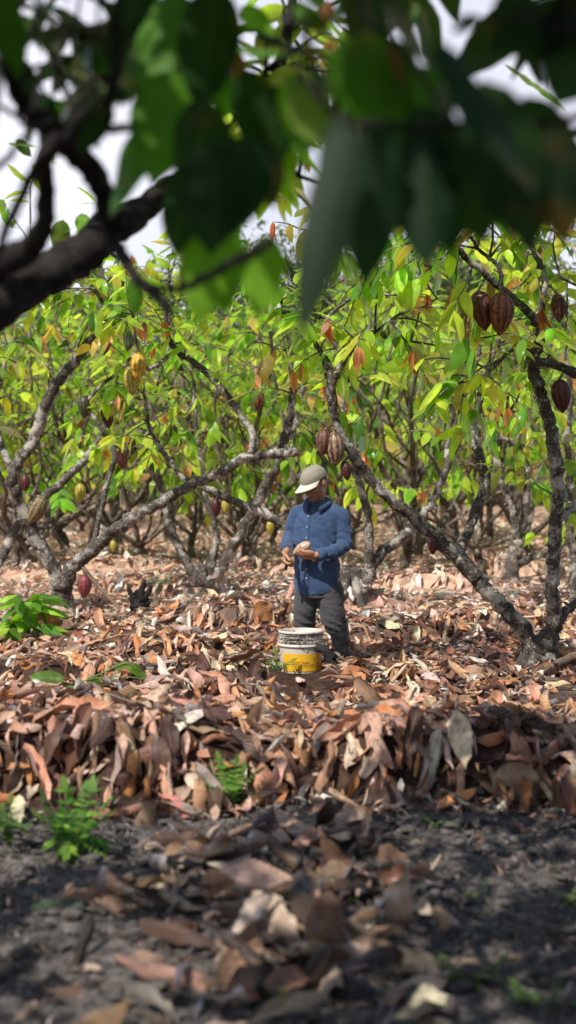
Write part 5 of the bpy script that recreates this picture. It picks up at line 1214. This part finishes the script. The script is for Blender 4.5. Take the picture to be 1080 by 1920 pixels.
plant('leafy_shoot', 90, 1325, 8.8, 'green leafy shoot trailing over the dry leaves at left centre', 'plant', shoot, 'leaf')
def pinnate(sc, nfr, spread=1.0, up=1.0, dk=1.0):
    def f(g, gs, rg, k):
        for _ in range(nfr):
            a = rg.uniform(0, 6.28); o = np.array([math.cos(a) * spread, math.sin(a) * .6, 0]); pts = spline([[0, 0, -.03, 0], [*(o * .05 * sc + [0, 0, .09 * sc * up]), 0], [*(o * .15 * sc + [0, 0, rg.uniform(.06, .22) * sc * up]), 0]], 4)[:, :3]
            tube(gs, pts, np.linspace(.003, .001, len(pts)), 5); T = norm(np.gradient(pts, axis=0))
            for i in range(2, len(pts)):
                sd = norm(np.cross(T[i], [0, 0, 1.0]))
                for s in (-1, 1): leaves(g, pts[i], sd * s + T[i] * .45, [rg.normal(0, .3), -.4, 1], .055 * sc * rg.uniform(.6, 1.2), .02 * sc, -.5, -.2, rg.normal(0, .3), .03, dk * pick([(.11, .25, .02), (.07, .17, .02), (.18, .32, .03)], [.5, .25, .25], 1, rg), 5, 2, 0, rg)
            leaves(g, pts[-1], T[-1], [0, -.3, 1], .07 * sc, .03 * sc, -.3, -.2, 0, .02, (.14, .28, .03), 5, 2, 0, rg)
    return f
plant('fern_weed', 432, 1515, 6.25, 'small bright fern-like weed at the foot of the bank left of centre', 'plant', pinnate(.8, 11, .9, 1.1, 1.5))
plant('weed', 138, 1640, 5.55, 'tall bright green feathery weed at the left of the front soil', 'plant', pinnate(1.0, 24, .7, 1.5, 1.5))
plant('weed', 18, 1590, 5.6, 'green weed cut off by the left edge beside the feathery weed', 'plant', pinnate(.6, 10, .7, 1.4, .8))
plant('weed', 112, 1720, 4.8, 'dull green weed with broad leaves below the feathery weed', 'plant', lambda g, gs, rg, k: [leaves(g, [0, 0, .02], np.array([math.cos(a), math.sin(a) * .7, .5]), [0, -.4, 1], .11, .05, -.8, -.3, 0, .03, (.07, .12, .06), 7, 4, 0, rg) for a in np.linspace(0, 6.2, 9)] and tube(gs, [(0, 0, -.06), (0, 0, .04)], .004, 6))
plant('weed', 572, 1750, 4.55, 'small bright weed growing in the front heap of leaves', 'plant', pinnate(.5, 9))
plant('weed', 632, 1705, 4.8, 'tiny green seedling up and right of the heap\'s bright weed', 'plant', pinnate(.33, 6))
plant('weed', 800, 1870, 4.15, 'leafy green weed on the soil at lower right', 'plant', pinnate(.4, 9, 1, 1, .55))
plant('weed', 880, 1850, 4.1, 'spreading low green weed beside the lower right twig', 'plant', pinnate(.45, 10, 1.2, .8, .45))
plant('weed', 1020, 1910, 3.9, 'bright green weed in the bottom right corner', 'plant', pinnate(.5, 9, 1, 1, .6))
plant('weed', 1068, 1700, 4.9, 'green tuft on the soil at the right edge', 'plant', pinnate(.35, 7, 1, 1, .6))
plant('weed', 530, 1910, 3.9, 'dark green weed sprouting at the bottom centre', 'plant', pinnate(.3, 6, 1, 1, .5))
plant('weed', 815, 1555, 5.9, 'tiny green sprout on the soil below the grey stick', 'plant', pinnate(.28, 5))
plant('weed', 890, 1690, 5.0, 'tiny green sprout on the bare soil right of the heap', 'plant', pinnate(.28, 5))
plant('seedling', 522, 1268, 10.35, 'pale yellow green seedling in front of the bucket', 'plant', pinnate(.75, 7))
plant('seedling', 295, 1105, 15.2, 'small yellow seedling beside the blackened stump', 'plant', pinnate(.9, 6))
